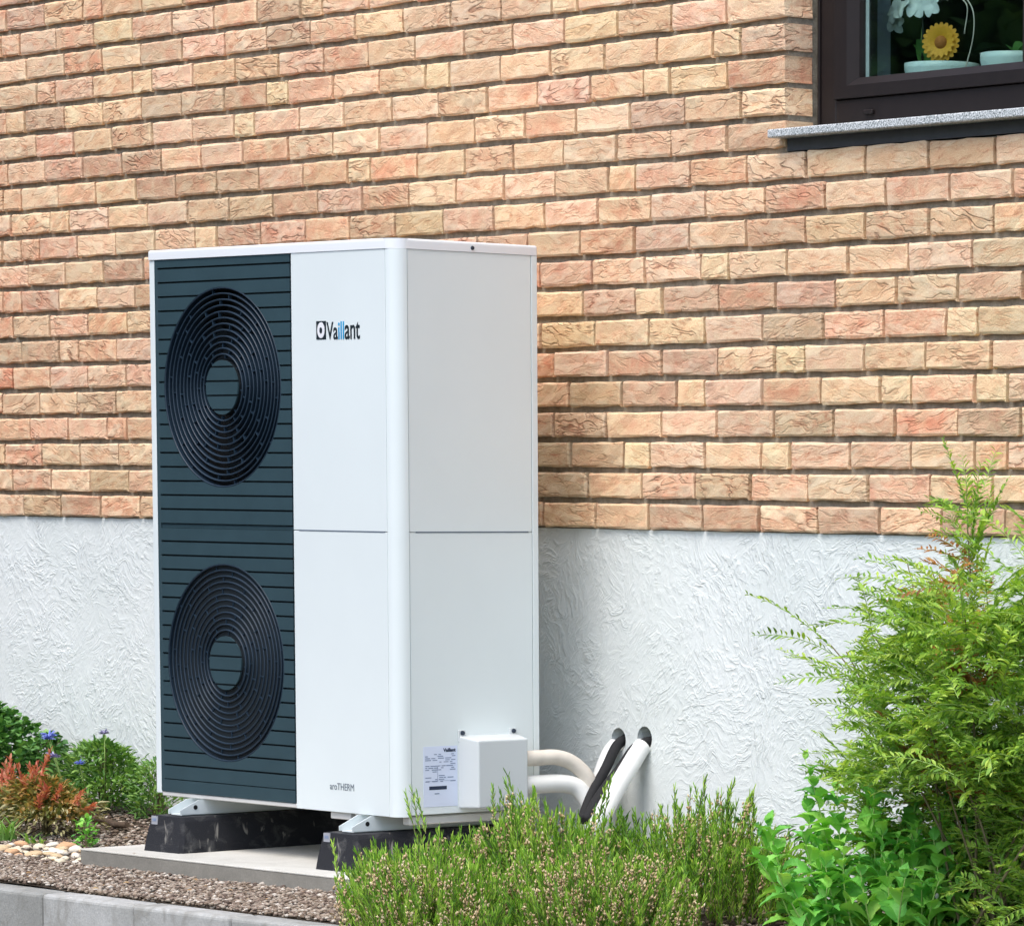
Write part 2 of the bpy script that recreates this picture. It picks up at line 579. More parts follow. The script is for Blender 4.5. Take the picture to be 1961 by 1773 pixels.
M['heath'] = leaf_material('heath_needles', [(0.0, (0.04, 0.11, 0.02)), (0.35, (0.14, 0.32, 0.035)), (0.60, (0.32, 0.58, 0.06)), (1.0, (0.70, 0.82, 0.20))], 0.3)
M['heath_dry'] = leaf_material('dry_heath_bells', [(0.0, (0.42, 0.26, 0.13)), (0.4, (0.60, 0.44, 0.25)), (0.7, (0.72, 0.58, 0.34)), (1.0, (0.80, 0.72, 0.52))], 0.15, 0.8)
M['shrub'] = leaf_material('narrow_leaves', [(0.0, (0.09, 0.19, 0.04)), (0.35, (0.22, 0.42, 0.06)), (0.65, (0.40, 0.60, 0.09)), (1.0, (0.60, 0.72, 0.16))], 0.35)
M['shrub_red'] = leaf_material('rusty_leaves', [(0.0, (0.22, 0.12, 0.04)), (0.5, (0.42, 0.17, 0.05)), (1.0, (0.45, 0.30, 0.09))], 0.3)
M['broad'] = leaf_material('broad_leaves', [(0.0, (0.08, 0.30, 0.06)), (0.4, (0.18, 0.52, 0.08)), (0.75, (0.34, 0.68, 0.12)), (1.0, (0.50, 0.76, 0.18))], 0.3)
M['dark_leaf'] = leaf_material('dark_round_leaves', [(0.0, (0.030, 0.105, 0.033)), (0.4, (0.068, 0.195, 0.045)), (0.8, (0.165, 0.360, 0.090)), (1.0, (0.330, 0.540, 0.180))], 0.2)
M['mid_leaf'] = leaf_material('mid_green_leaves', [(0.0, (0.051, 0.145, 0.043)), (0.5, (0.153, 0.323, 0.068)), (1.0, (0.408, 0.612, 0.170))], 0.25)
M['red_leaf'] = leaf_material('coppery_red_leaves', [(0.0, (0.34, 0.07, 0.05)), (0.45, (0.62, 0.20, 0.13)), (0.8, (0.74, 0.38, 0.24)), (1.0, (0.78, 0.52, 0.30))], 0.3)
M['olive_leaf'] = leaf_material('olive_leaves', [(0.0, (0.10, 0.07, 0.03)), (0.3, (0.14, 0.19, 0.05)), (0.6, (0.34, 0.30, 0.10)), (0.8, (0.52, 0.28, 0.10)), (1.0, (0.66, 0.50, 0.20))], 0.3)
M['pale_olive'] = leaf_material('grey_olive_leaves', [(0.0, (0.16, 0.13, 0.07)), (0.5, (0.34, 0.32, 0.15)), (1.0, (0.58, 0.55, 0.32))], 0.2)
M['blade'] = leaf_material('grass_blades', [(0.0, (0.090, 0.225, 0.045)), (0.5, (0.210, 0.420, 0.090)), (1.0, (0.450, 0.620, 0.240))], 0.3)
M['litter'] = leaf_material('dry_leaf_litter', [(0.0, (0.16, 0.09, 0.04)), (0.5, (0.34, 0.21, 0.10)), (1.0, (0.55, 0.40, 0.20))], 0.1, 0.8)
M['hedge'] = leaf_material('hedge_leaves', [(0.0, (0.03, 0.08, 0.02)), (0.5, (0.09, 0.20, 0.05)), (1.0, (0.22, 0.36, 0.10))], 0.2)
M['blue_petal'] = plain('blue_petal', (0.20, 0.26, 0.62), 0.7)
M['lilac_petal'] = plain('lilac_petal', (0.36, 0.33, 0.52), 0.7)
M['pink_petal'] = plain('pale_pink_petal', (0.76, 0.66, 0.70), 0.7)


def mat_glass():
    t = NT('window_glass')
    t.t.nodes.remove(t.b)
    lw = t.n('ShaderNodeLayerWeight')
    lw.inputs['Blend'].default_value = 0.5
    fr = t.math('MULTIPLY_ADD', t.math('POWER', lw.outputs['Facing'], 3.0), 1.3, 0.07, clamp=True)
    gl = t.n('ShaderNodeBsdfGlossy')
    gl.inputs['Roughness'].default_value = 0.0
    tp = t.n('ShaderNodeBsdfTransparent')
    tp.inputs['Color'].default_value = (0.88, 0.96, 0.94, 1)
    mx = t.n('ShaderNodeMixShader')
    t.l(fr, mx.inputs[0])
    t.l(tp.outputs[0], mx.inputs[1])
    t.l(gl.outputs[0], mx.inputs[2])
    t.l(mx.outputs[0], t.out.inputs[0])
    return t.m


M['glass'] = mat_glass()

# ------------------------------------------------------------------ ground and street
YW = 0.8013          # face of the brickwork
ZB = 0.7573          # lowest brick course starts here
PC = 0.083607        # course height
UA = 0.072066        # the heat pump stands a little askew to the wall
UX, UY = math.cos(UA), math.sin(UA)


def uw(x, y, z=0.0):
    """heat pump coordinates -> world"""
    return Vector((x * UX - y * UY, x * UY + y * UX, z))


KY0, KY1 = -0.775, -0.68      # kerb wall, front and back, in heat pump coordinates


def ground_z(x, y):
    z = -0.198 + 0.007 * noise.noise(Vector((x * 2.3, y * 2.3, 0.3)))
    t = max(0.0, min(1.0, (y - 0.15) / 0.65)) * max(0.0, min(1.0, (0.2 - x) / 1.4))
    k = (y - x * 0.072)
    return z + 0.045 * t + 0.002 * max(0.0, min(1.0, (-0.52 - k) / 0.1))


def build_ground():
    xs = np.linspace(-4.2, 5.2, 140)
    ys = np.linspace(-0.695, 0.80, 35)
    V, F = [], []
    for j, y in enumerate(ys):
        for i, x in enumerate(xs):
            p = uw(x, y) if y < 0 else Vector((x * UX, y + x * UY * (1 - y / 0.8) * 1.0, 0))
            if j == len(ys) - 1:
                p.y = YW + 0.05
            V.append((p.x, p.y, ground_z(p.x, p.y)))
    n = len(xs)
    for j in range(len(ys) - 1):
        for i in range(n - 1):
            a = j * n + i
            F.append((a, a + 1, a + n + 1, a + n))
    me = np_mesh('garden_bed', np.array(V), np.array(F), True)
    tag(link_mesh('garden_bed', me, M['soil']), kind='structure')


build_ground()
tag(box('ground', -90, 90, -90, 60, -1.2, -0.70, M['street']), kind='structure')

# gravel: small stones lying over the bed
ico = bmesh.new()
bmesh.ops.create_icosphere(ico, subdivisions=1, radius=1)
IV = np.array([v.co[:] for v in ico.verts])
IF = np.array([[v.index for v in f.verts] for f in ico.faces])
ico.free()


def rot_mats(n, tilt=None):
    """random rotations"""
    q = rng.normal(size=(n, 4))
    q /= np.linalg.norm(q, axis=1)[:, None]
    w_, x, y, z = q.T
    return np.stack([1 - 2 * (y * y + z * z), 2 * (x * y - z * w_), 2 * (x * z + y * w_),
                     2 * (x * y + z * w_), 1 - 2 * (x * x + z * z), 2 * (y * z - x * w_),
                     2 * (x * z - y * w_), 2 * (y * z + x * w_), 1 - 2 * (x * x + y * y)], 1).reshape(n, 3, 3)


def rotz_mats(a):
    c, s = np.cos(a), np.sin(a)
    z, o = np.zeros_like(a), np.ones_like(a)
    return np.stack([c, -s, z, s, c, z, z, z, o], 1).reshape(-1, 3, 3)


def stones(pts, size_lo, size_hi):
    n = len(pts)
    s = rng.uniform(size_lo, size_hi, n)
    sc = np.stack([s * rng.uniform(0.8, 1.5, n), s * rng.uniform(0.6, 1.0, n), s * rng.uniform(0.4, 0.75, n)], 1)
    Mx = rotz_mats(rng.uniform(0, 6.28, n)) @ np.einsum('ni,ij->nij', sc, np.eye(3))
    tv = IV * (1 + 0.18 * np.sin(IV[:, [1, 2, 0]] * 5.1))
    return scatter(tv, IF, Mx, pts)


def gravel_points(n, x0, x1, y0, y1, keep):
    P = []
    while len(P) < n:
        x, y = rng.uniform(x0, x1), rng.uniform(y0, y1)
        p = uw(x, y)
        if keep(x, y, p):
            P.append((p.x, p.y, ground_z(p.x, p.y) + rng.uniform(0.0, 0.008)))
    return np.array(P)


SLAB = (-0.05, 1.262, -0.22, 0.56)     # x0 x1 y0 y1 in heat pump coordinates


def off_slab(x, y, p):
    return not (SLAB[0] < x < SLAB[1] and SLAB[2] < y < SLAB[3]) and p.y < YW - 0.005


items = [stones(np.concatenate([gravel_points(15000, -0.7, 2.3, -0.684, -0.21, off_slab), gravel_points(1200, -0.7, 2.3, -0.69, -0.66, off_slab) + [0, 0, 0.005]]), 0.0035, 0.0085),
         stones(gravel_points(10000, -2.6, 0.0, -0.62, 0.75, off_slab), 0.004, 0.009),
         stones(gravel_points(3000, 1.2, 3.6, -0.65, 0.75, off_slab), 0.005, 0.012)]
gv, gf = join_vf(items)
tag(link_mesh('gravel', np_mesh('gravel', gv, gf), M['gravel']), kind='stuff')

# ------------------------------------------------------------------ house: brick wall, plinth, window
house = tag(empty('house', (0, YW, 0)), 'house wall of pale orange hand-formed bricks above a rough white rendered plinth', 'house')
# everything under the house is written with y = 0 on the brick face
XL, XR, ZT = -4.2, 5.4, 3.95
OX0, OX1, OZ0, OZ1 = 1.883, 3.42, 1.757, 3.10      # opening
bm = bmesh.new()
bx(bm, XL, OX0 - 0.006, 0.0155, 0.30, ZB, ZT)
bx(bm, OX1 + 0.006, XR, 0.0155, 0.30, ZB, ZT)
bx(bm, OX0 - 0.006, OX1 + 0.006, 0.0155, 0.30, ZB, OZ0 - 0.004)
bx(bm, OX0 - 0.006, OX1 + 0.006, 0.0155, 0.30, OZ1 + 0.006, ZT)
wall = bm_mesh('brick_wall', bm, M['mortar'], house)


def brick_mesh(L, D, seed, Hh=0.0672):
    """one hand-formed brick: front face at y=0 looking to -y, centre at x=0, z=0"""
    rr = random.Random(seed)
    nx, nz = (7, 4) if L > 0.15 else (5, 4)
    e = 0.0055
    xs = [-L / 2] + [-L / 2 + e + (L - 2 * e) * i / (nx - 2) for i in range(nx - 1)] + [L / 2]
    zs = [-Hh / 2] + [-Hh / 2 + e + (Hh - 2 * e) * i / (nz - 2) for i in range(nz - 1)] + [Hh / 2]
    V, F = [], []
    for j, z in enumerate(zs):
        for i, x in enumerate(xs):
            ex, ez = i in (0, nx), j in (0, nz)
            y = rr.uniform(-0.0032, 0.0010)
            if ex or ez:
                y = rr.uniform(0.0010, 0.0040)
            if ex and ez:
                y += 0.0016
            near = i in (1, nx - 1) or j in (1, nz - 1)
            V.append([x + rr.uniform(-0.0013, 0.0013) * (1 if ex or near else 5), y,
                      z + (rr.uniform(-0.0030, 0.0022) if j == 0 else rr.uniform(-0.0016, 0.0018) if j == nz else rr.uniform(-0.0012, 0.0012) if near else rr.uniform(-0.006, 0.006))])
    n = nx + 1
    for j in range(nz):
        for i in range(nx):
            a = j * n + i
            F.append((a, a + 1, a + n + 1, a + n))
    ring = [i for i in range(n)] + [j * n + nx for j in range(1, nz + 1)] + [nz * n + i for i in range(nx - 1, -1, -1)] + [j * n for j in range(nz - 1, 0, -1)]
    b0 = len(V)
    for k in ring:
        V.append([V[k][0], D, V[k][2]])
    m_ = len(ring)
    for k in range(m_):
        F.append((ring[k], b0 + k, b0 + (k + 1) % m_, ring[(k + 1) % m_]))
    return V, F


def add_rim(me, nx, nz):
    at = me.attributes.new('rim', 'FLOAT', 'POINT')
    n = nx + 1
    for k in range(n * (nz + 1)):
        i, j = k % n, k // n
        at.data[k].value = 1.0 if (i in (0, nx) or j in (0, nz)) else 0.55 if (i in (1, nx - 1) or j in (1, nz - 1)) else 0.0


def mesh_from(V, F, name):
    me = bpy.data.meshes.new(name)
    me.from_pydata(V, [], F)
    me.update()
    return me


STR, HEA = 0.2376, 0.1116
variants = {'s': [mesh_from(*brick_mesh(STR, 0.03, 100 + i), 'brick') for i in range(14)],
            'h': [mesh_from(*brick_mesh(HEA, 0.03, 200 + i), 'brick') for i in range(7)],
            'c': [mesh_from(*brick_mesh(STR, 0.094, 300 + i), 'brick') for i in range(5)],
            'ch': [mesh_from(*brick_mesh(0.18, 0.094, 400 + i), 'brick') for i in range(5)]}
for vs in variants.values():
    for me in vs:
        me.materials.append(M['brick'])
        add_rim(me, 7 if len(me.vertices) > 50 else 5, 4)

ROWS = {
    1: [-2.211, -1.96, -1.703, -1.453, '|', 0.779, 1.03, 1.277, 1.523, 1.769, 2.018, 2.273, 2.521, 2.769],
    2: [-2.281, -2.023, -1.769, -1.52, '|', 0.994, 1.246, 1.489, 1.732, 1.978, 2.228, 2.478, 2.722],
    3: [-2.334, -2.085, -1.834, -1.585, '|', 0.913, 1.162, 1.284, 1.533, 1.78, 1.903, 2.153, 2.4, 2.651],
    4: [-2.157, -1.905, -1.655, -1.532, '|', 0.833, 1.081, 1.337, 1.586, 1.835, 2.086, 2.335, 2.585, 2.827],
    5: [-2.343, -2.091, -1.843, -1.593, '|', 0.906, 1.156, 1.406, 1.532, 1.783, 2.032, 2.276, 2.4, 2.65],
    6: [-2.268, -2.019, -1.773, -1.529, '|', 0.834, 1.089, 1.338, 1.59, 1.837, 1.964, 2.213, 2.459, 2.713],
    7: [-2.205, -1.957, -1.831, -1.586, '|', 0.768, 1.027, 1.28, 1.532, 1.784, 2.041, 2.289, 2.538, 2.661],
    8: [-2.259, -2.016, -1.768, -1.519, '|', 0.973, 1.219, 1.342, 1.593, 1.839, 2.091, 2.341, 2.583, 2.831],
    9: [-2.326, -2.201, -1.952, -1.704, -1.466, '|', 0.768, 1.017, 1.261, 1.516, 1.639, 1.89, 2.142, 2.387, 2.638],
    10: [-2.155, -1.908, -1.662, -1.414, '|', 0.709, 0.964, 1.215, 1.464, 1.715, 1.968, 2.214, 2.467, 2.718],
    11: [-2.201, -2.077, -1.831, -1.583, -1.337, -1.092, -0.964, -0.711, -0.455, -0.21, 0.034, 0.285, 0.541, 0.791, 1.043, 1.29, 1.537, 1.796, 2.049, 2.297, 2.55, 2.79],
    12: [-2.263, -2.003, -1.876, -1.627, -1.38, -1.133, -0.89, -0.638, -0.386, -0.143, 0.106, 0.352, 0.593, 0.843, 1.095, 1.219, 1.468, 1.718, 1.97, 2.215, 2.466, 2.721],
    13: [-2.315, -2.192, -1.947, -1.702, -1.451, -1.208, -0.962, -0.715, -0.463, -0.217, -0.096, 0.151, 0.396, 0.639, 0.885, 1.134, 1.383, 1.63, '!'],
    14: [-2.278, -2.029, -1.783, -1.535, -1.291, -1.05, -0.804, -0.546, -0.297, -0.046, 0.204, 0.448, 0.698, 0.944, 1.195, 1.444, 1.693, '!'],
    15: [-2.085, -1.841, -1.596, -1.347, -1.101, -0.853, -0.735, -0.478, -0.234, 0.021, 0.266, 0.511, 0.758, 1.01, 1.259, 1.378, 1.633, '!'],
    16: [-2.282, -2.157, -1.9, -1.651, -1.408, -1.163, -0.91, -0.667, -0.542, -0.293, -0.043, 0.201, 0.321, 0.578, 0.824, 1.078, 1.321, 1.572, 1.692, '!'],
    17: [-2.079, -1.957, -1.713, -1.463, -1.342, -1.093, -0.845, -0.597, -0.345, -0.101, 0.148, 0.401, 0.643, 0.891, 1.141, 1.387, 1.631, '!'],
    18: [-2.144, -1.896, -1.652, -1.408, -1.156, -0.905, -0.662, -0.416, -0.169, 0.086, 0.331, 0.585, 0.832, 0.952, '!'],
    19: [-2.184, -1.945, -1.701, -1.456, -1.214, -0.966, -0.715, -0.471, -0.351, -0.099, '!'],
    20: [-2.274, -2.021, -1.769, -1.65, -1.4, -1.148, '!'],
}


bricks = []      # x0, x1, row, seen (0..1), corner
for k in range(1, 38):
    zc = ZB + (k - 0.5) * PC
    known = ROWS.get(k)
    if known is None:
        off = ((k * 7) % 4) * 0.0625 + (0.03 if k % 3 else 0.0)
        known = [-2.3 + off]
        known += ['!'] if zc > OZ0 and zc < OZ1 else []
    stop = '!' in known
    known = [v for v in known if v != '!']
    edges = []
    if '|' in known:
        i = known.index('|')
        left, right = known[:i], known[i + 1:]
        gap = right[0] - left[-1]
        nst = int(gap / 0.25)
        rest = gap - nst * 0.25
        hidden, x = [], left[-1]
        lens = [0.25] * nst
        if rest > 0.09:
            lens.insert(len(lens) // 2, rest)
        else:
            lens = [l + rest / nst for l in lens]
        for l in lens[:-1]:
            x += l
            hidden.append(x)
        seq = left + hidden + right
    else:
        seq = list(known)
    x = seq[0]
    pre = []
    while x > XL + 0.1:
        step = 0.125 if rng.random() < 0.12 else 0.25
        x -= step
        pre.append(x)
    seq = pre[::-1] + seq
    if stop:
        while OX0 - seq[-1] > 0.30:
            seq.append(seq[-1] + (0.125 if rng.random() < 0.1 else 0.25))
        for a, b in zip(seq[:-1], seq[1:]):
            bricks.append((a, b, k, 0))
        bricks.append((seq[-1], OX0 + 0.005, k, 1))
        x = OX1 - 0.005
        bricks.append((x, x + 0.25 - (0.125 if k % 2 else 0), k, 1))
        x = bricks[-1][1]
        while x < XR - 0.1:
            bricks.append((x, x + 0.25, k, 0))
            x += 0.25
    else:
        while seq[-1] < XR - 0.1:
            seq.append(seq[-1] + (0.125 if rng.random() < 0.12 else 0.25))
        for a, b in zip(seq[:-1], seq[1:]):
            bricks.append((a, b, k, 0))

camv = Vector((CAMX, CAMY, CAMZ))


def to_px(P):
    d = Vector(P) - camv
    z = d.dot(_f)
    return (d.dot(_r) / z, d.dot(_u) / z)


FPX = CAMLENS / 36 * 1961
cand = []
for i, (a, b, k, c) in enumerate(bricks):
    zc = ZB + (k - 0.5) * PC
    if k == 13 and a > OX0 - 0.05 and b < OX1 + 0.1:
        continue
    u0, v0 = to_px((a, YW, zc))
    u1, v1 = to_px((b, YW, zc))
    sx, sy = CAMSX * 1961, CAMSY * 1961
    px0, px1 = 980.5 + u0 * FPX - sx, 980.5 + u1 * FPX - sx
    py = 886.5 - (v0 + v1) / 2 * FPX + sy
    vis = max(0, min(1961, px1) - max(0, px0)) if -15 < py < 1050 else 0
    if py > 500 and px1 > 262 and px0 < 1030:
        vis = max(0, 300 - px0) + max(0, px1 - 1030) if py > 500 else vis
        vis = min(vis, px1 - px0)
    cand.append((vis * (b - a) ** 0.3, i))
cand.sort(reverse=True)
single = {i for s, i in cand[:300] if s > 0}
jv, jf, off = [], [], 0
for s, i in cand:
    a, b, k, corner = bricks[i]
    L = b - a - 0.0124
    zc = ZB + (k - 0.5) * PC
    if corner:
        kind = 'c' if L > 0.21 else 'ch'
        base = STR if L > 0.21 else 0.18
    else:
        kind = 's' if L > 0.17 else 'h'
        base = STR if L > 0.17 else HEA
    me = random.choice(variants[kind])
    x, y, z = (a + b) / 2 + random.uniform(-0.0012, 0.0012), random.uniform(-0.0025, 0.0015), zc + random.uniform(-0.0012, 0.0012)
    ry, rx = random.uniform(-0.006, 0.006), random.uniform(-0.012, 0.012)
    if corner:
        rx = 0
    if i in single:
        o = bpy.data.objects.new('brick', me)
        COL.objects.link(o)
        o.parent = wall
        o.location = (x, y, z)
        o.scale = (L / base, 1, 1)
        o.rotation_euler = (rx, ry, 0)
        g = random.choice((0.80, 0.88, 0.94, 0.98, 1.0, 1.02, 1.06, 1.1))
        if kind in ('h', 'ch') and L < 0.13:
            o.color = (1.05, 1.10, 1.02, 1)         # the short ones are paler
        else:
            o.color = (g * random.uniform(0.98, 1.03), g * random.uniform(0.96, 1.02), g * random.uniform(0.92, 1.04), 1)
    else:
        mm = Matrix.Translation((x, y, z)) @ Matrix.Rotation(ry, 4, 'Y') @ Matrix.Diagonal((L / base, 1, 1, 1))
        for v in me.vertices:
            jv.append((mm @ v.co)[:])
        for p in me.polygons:
            jf.append([q + off for q in p.vertices])
        off += len(me.vertices)
o = link_mesh('bricks', mesh_from(jv, jf, 'bricks'), M['brick_many'], wall)
o['kind'] = 'stuff'

# plinth with two pipe holes
PY = 0.012          # plinth face lies a little behind the bricks
plinth = box('plinth', XL, XR, PY, 0.30, -1.0, ZB + 0.004, M['stucco'], house)
for hx, hz in ((1.121, 0.178), (1.243, 0.188)):
    cb = bmesh.new()
    bmesh.ops.create_cone(cb, cap_ends=True, segments=28, radius1=0.034, radius2=0.034, depth=0.16,
                          matrix=Matrix.Translation((hx, PY, hz)) @ Matrix.Rotation(R(90), 4, 'X'))
    cut = bm_mesh('cutter', cb, None, house)
    md = plinth.modifiers.new('hole', 'BOOLEAN')
    md.object = cut
    md.solver = 'EXACT'
    dg = bpy.context.evaluated_depsgraph_get()
    nm = bpy.data.meshes.new_from_object(plinth.evaluated_get(dg))
    plinth.modifiers.clear()
    plinth.data = nm
    bpy.data.objects.remove(cut, do_unlink=True)

# sill: speckled granite over a dark slate course
sill = box('window_sill', OX0 - 0.021, OX1 + 0.03, -0.043, 0.098, 1.789, 1.811, M['granite'], house, 0.003)
box('slate_strip', OX0 + 0.006, OX1 + 0.002, 0.0035, 0.20, OZ0 - 0.001, 1.7885, M['under_sill'], sill)

FR = 0.096          # the frame stands back in the opening
win = box('window', OX0 + 0.001, OX0 + 0.022, FR + 0.012, FR + 0.07, 1.8115, OZ1, M['gasket'], house)
bm = bmesh.new()
MX = 2.80          # centre mullion
bx(bm, OX0 + 0.022, OX0 + 0.030, FR - 0.006, FR + 0.02, 1.812, OZ1, 0.0015)             # guide rail rib
bx(bm, OX0 + 0.0305, 1.976, FR, FR + 0.075, 1.812, OZ1, 0.003)
bx(bm, 1.9765, MX - 0.0005, FR, FR + 0.075, 1.812, 1.888, 0.003)
bx(bm, MX, MX + 0.07, FR, FR + 0.075, 1.812, OZ1, 0.003)
bx(bm, MX + 0.0705, OX1 - 0.0605, FR, FR + 0.075, 1.812, 1.888, 0.003)
bx(bm, OX1 - 0.06, OX1 - 0.002, FR, FR + 0.075, 1.812, OZ1, 0.003)
bx(bm, 1.9765, MX - 0.0005, FR, FR + 0.075, OZ1 - 0.07, OZ1, 0.003)
bx(bm, MX + 0.0705, OX1 - 0.0605, FR, FR + 0.075, OZ1 - 0.07, OZ1, 0.003)
bm_mesh('window_frame', bm, M['frame'], win)
for sx0, sx1 in ((1.978, MX - 0.002), (MX + 0.072, OX1 - 0.062)):
    bm = bmesh.new()
    b, z0, z1, y0, y1 = 0.088, 1.8895, OZ1 - 0.0715, FR - 0.010, FR + 0.06
    bt = 0.052
    # mitred sash: four bars whose outlines meet on the diagonal, with a step down to the pane
    o_ = [(sx0, z0), (sx1, z0), (sx1, z1), (sx0, z1)]
    q_ = [(sx0 + b * 0.62, z0 + bt * 0.62), (sx1 - b * 0.62, z0 + bt * 0.62), (sx1 - b * 0.62, z1 - b * 0.62), (sx0 + b * 0.62, z1 - b * 0.62)]
    i_ = [(sx0 + b, z0 + bt), (sx1 - b, z0 + bt), (sx1 - b, z1 - b), (sx0 + b, z1 - b)]
    for k in range(4):
        l = (k + 1) % 4
        rings = [[(o_[k], y0 + 0.002), (o_[l], y0 + 0.002)], [((o_[k][0] * 0.95 + q_[k][0] * 0.05, o_[k][1] * 0.95 + q_[k][1] * 0.05), y0), ((o_[l][0] * 0.95 + q_[l][0] * 0.05, o_[l][1] * 0.95 + q_[l][1] * 0.05), y0)],
                 [(q_[k], y0), (q_[l], y0)], [(i_[k], y0 + 0.016), (i_[l], y0 + 0.016)], [(i_[k], y1), (i_[l], y1)], [(o_[k], y1), (o_[l], y1)]]
        vv = [[bm.verts.new((p[0], y, p[1])) for p, y in r_] for r_ in rings]
        for a in range(len(vv)):
            c = vv[(a + 1) % len(vv)]
            bm.faces.new((vv[a][0], vv[a][1], c[1], c[0]))
        bm.faces.new([v[0] for v in vv][::-1])
        bm.faces.new([v[1] for v in vv])
    bm_mesh('window_sash', bm, M['frame'], win)
    box('pane', sx0 + b - 0.004, sx1 - b + 0.004, FR + 0.020, FR + 0.026, z0 + bt - 0.004, z1 - b + 0.004, M['glass'], win)
    bm = bmesh.new()
    bx(bm, sx0 + b, sx0 + b + 0.014, FR + 0.027, FR + 0.043, z0 + bt, z1 - b)
    bx(bm, sx1 - b - 0.014, sx1 - b, FR + 0.027, FR + 0.043, z0 + bt, z1 - b)
    bm_mesh('spacer_bar', bm, M['spacer'], win)
    bm = bmesh.new()
    bx(bm, sx0 + b + 0.0145, sx0 + b + 0.020, FR + 0.027, FR + 0.05, z0 + bt, z1 - b)
    bm_mesh('gasket', bm, M['gasket'], win)
box('drain_cap', 2.100, 2.137, FR - 0.010, FR - 0.0005, 1.845, 1.856, M['frame'], win, 0.002)

# the dim room behind
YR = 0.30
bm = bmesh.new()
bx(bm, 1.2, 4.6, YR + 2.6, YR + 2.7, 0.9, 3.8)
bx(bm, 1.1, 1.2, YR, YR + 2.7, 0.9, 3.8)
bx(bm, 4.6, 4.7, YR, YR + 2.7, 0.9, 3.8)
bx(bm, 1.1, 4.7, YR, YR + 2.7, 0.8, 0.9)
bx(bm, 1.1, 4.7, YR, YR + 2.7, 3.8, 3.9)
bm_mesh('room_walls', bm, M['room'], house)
bm = bmesh.new()
bx(bm, 1.877, 1.948, FR + 0.078, 0.3035, OZ0, OZ1)
bx(bm, OX1 - 0.04, OX1 + 0.006, FR + 0.078, 0.3035, OZ0, OZ1)
bm_mesh('window_reveal', bm, M['reveal'], house)
box('inner_sill', 1.949, OX1 - 0.041, FR + 0.078, 0.42, 1.845, 1.873, M['board'], house, 0.003)

# ------------------------------------------------------------------ plants and pots behind the pane
def lathe(name, prof, mat, parent=None, seg=32, loc=None, smooth=True):
    V, F = [], []
    n = len(prof)
    for r_, z in prof:
        for k in range(seg):
            a = 2 * math.pi * k / seg
            V.append((r_ * math.cos(a), r_ * math.sin(a), z))
    for i in range(n - 1):
        for k in range(seg):
            F.append((i * seg + k, i * seg + (k + 1) % seg, (i + 1) * seg + (k + 1) % seg, (i + 1) * seg + k))
    me = bpy.data.meshes.new(name)
    me.from_pydata(V, [], F)
    for p in me.polygons:
        p.use_smooth = smooth
    return link_mesh(name, me, mat, parent, loc)


POTZ = 1.8735


def pot(name, x, y, r, h, label):
    e = tag(empty(name, (x, y, POTZ)), label, 'plant pot', 'pale bowls on the inner window sill')
    lathe('bowl', [(0.0, 0.0), (r * 0.72, 0.0), (r * 0.86, h * 0.35), (r, h * 0.86), (r, h), (r * 0.93, h), (r * 0.9, h * 0.8), (0.0, h * 0.8)], M['pot'], e)
    lathe('earth', [(0.0, h * 0.82), (r * 0.9, h * 0.82)], M['soil'], e)
    return e


pot('flower_pot', 2.194, 1.075, 0.098, 0.106, 'wide pale aqua bowl behind the pane, under the orchid and the yellow flower')
pot('flower_pot', 2.47, 1.085, 0.088, 0.115, 'pale aqua bowl right of the yellow flower, cut by the window post')

orch = tag(empty('orchid', (2.15, 1.06, 1.96)), 'white orchid with drooping blooms on a dark stick behind the pane', 'orchid')
tube('stick', [(0.0, -0.015, -0.02), (0.004, -0.015, 0.12), (0.0, -0.015, 0.30)], 0.0035, M['stick'], orch, 8)
tube('flower_stem', spline([(-0.01, 0, -0.02), (-0.02, 0.0, 0.09), (0.0, 0, 0.19), (0.01, 0, 0.26), (-0.06, -0.01, 0.24)]), 0.0022, M['green_stem'], orch, 8)


def petal_vf(L, Wd, cup=0.15, n=5):
    V, F = [], []
    for i in range(n + 1):
        t = i / n
        wd = Wd * math.sin(math.pi * (0.08 + 0.86 * t)) ** 0.7 / 2
        z = cup * L * math.sin(math.pi * t * 0.8)
        V += [(-wd, t * L, z + cup * wd), (0, t * L, z), (wd, t * L, z + cup * wd)]
    for i in range(n):
        a = i * 3
        F += [(a, a + 1, a + 4, a + 3), (a + 1, a + 2, a + 5, a + 4)]
    return V, F


pm = mesh_from(*petal_vf(0.038, 0.034), 'petal')
pm.materials.append(M['petal_white'])
for fx, fy, fz, s in ((-0.098, -0.02, 0.165, 1.0), (-0.05, -0.03, 0.178, 1.05), (-0.005, -0.03, 0.172, 1.0), (0.045, -0.02, 0.17, 0.9), (-0.03, -0.02, 0.215, 0.9), (-0.115, -0.01, 0.135, 0.8)):
    fl = empty('bloom')
    fl.parent = orch
    fl.location = (fx, fy, fz)
    fl.rotation_euler = (R(random.uniform(60, 95)), R(random.uniform(-20, 20)), R(random.uniform(-35, 25)))
    for k in range(5):
        pe = bpy.data.objects.new('petal', pm)
        COL.objects.link(pe)
        pe.parent = fl
        pe.rotation_euler = (R(random.uniform(-25, 5)), 0, R(72 * k + random.uniform(-8, 8)))
        pe.scale = (s, s, s)
glv = mesh_from(*petal_vf(0.09, 0.045, 0.1), 'leaf')
glv.materials.append(M['dark_leaf'])
for ax, az, s in ((200, 60, 1.0), (330, 50, 0.9), (20, 65, 1.1), (120, 60, 0.9)):
    lf = bpy.data.objects.new('leaf', glv)
    COL.objects.link(lf)
    lf.parent = orch
    lf.location = (0, 0, 0.0)
    lf.rotation_euler = (R(az), 0, R(ax))
    lf.scale = (s,) * 3

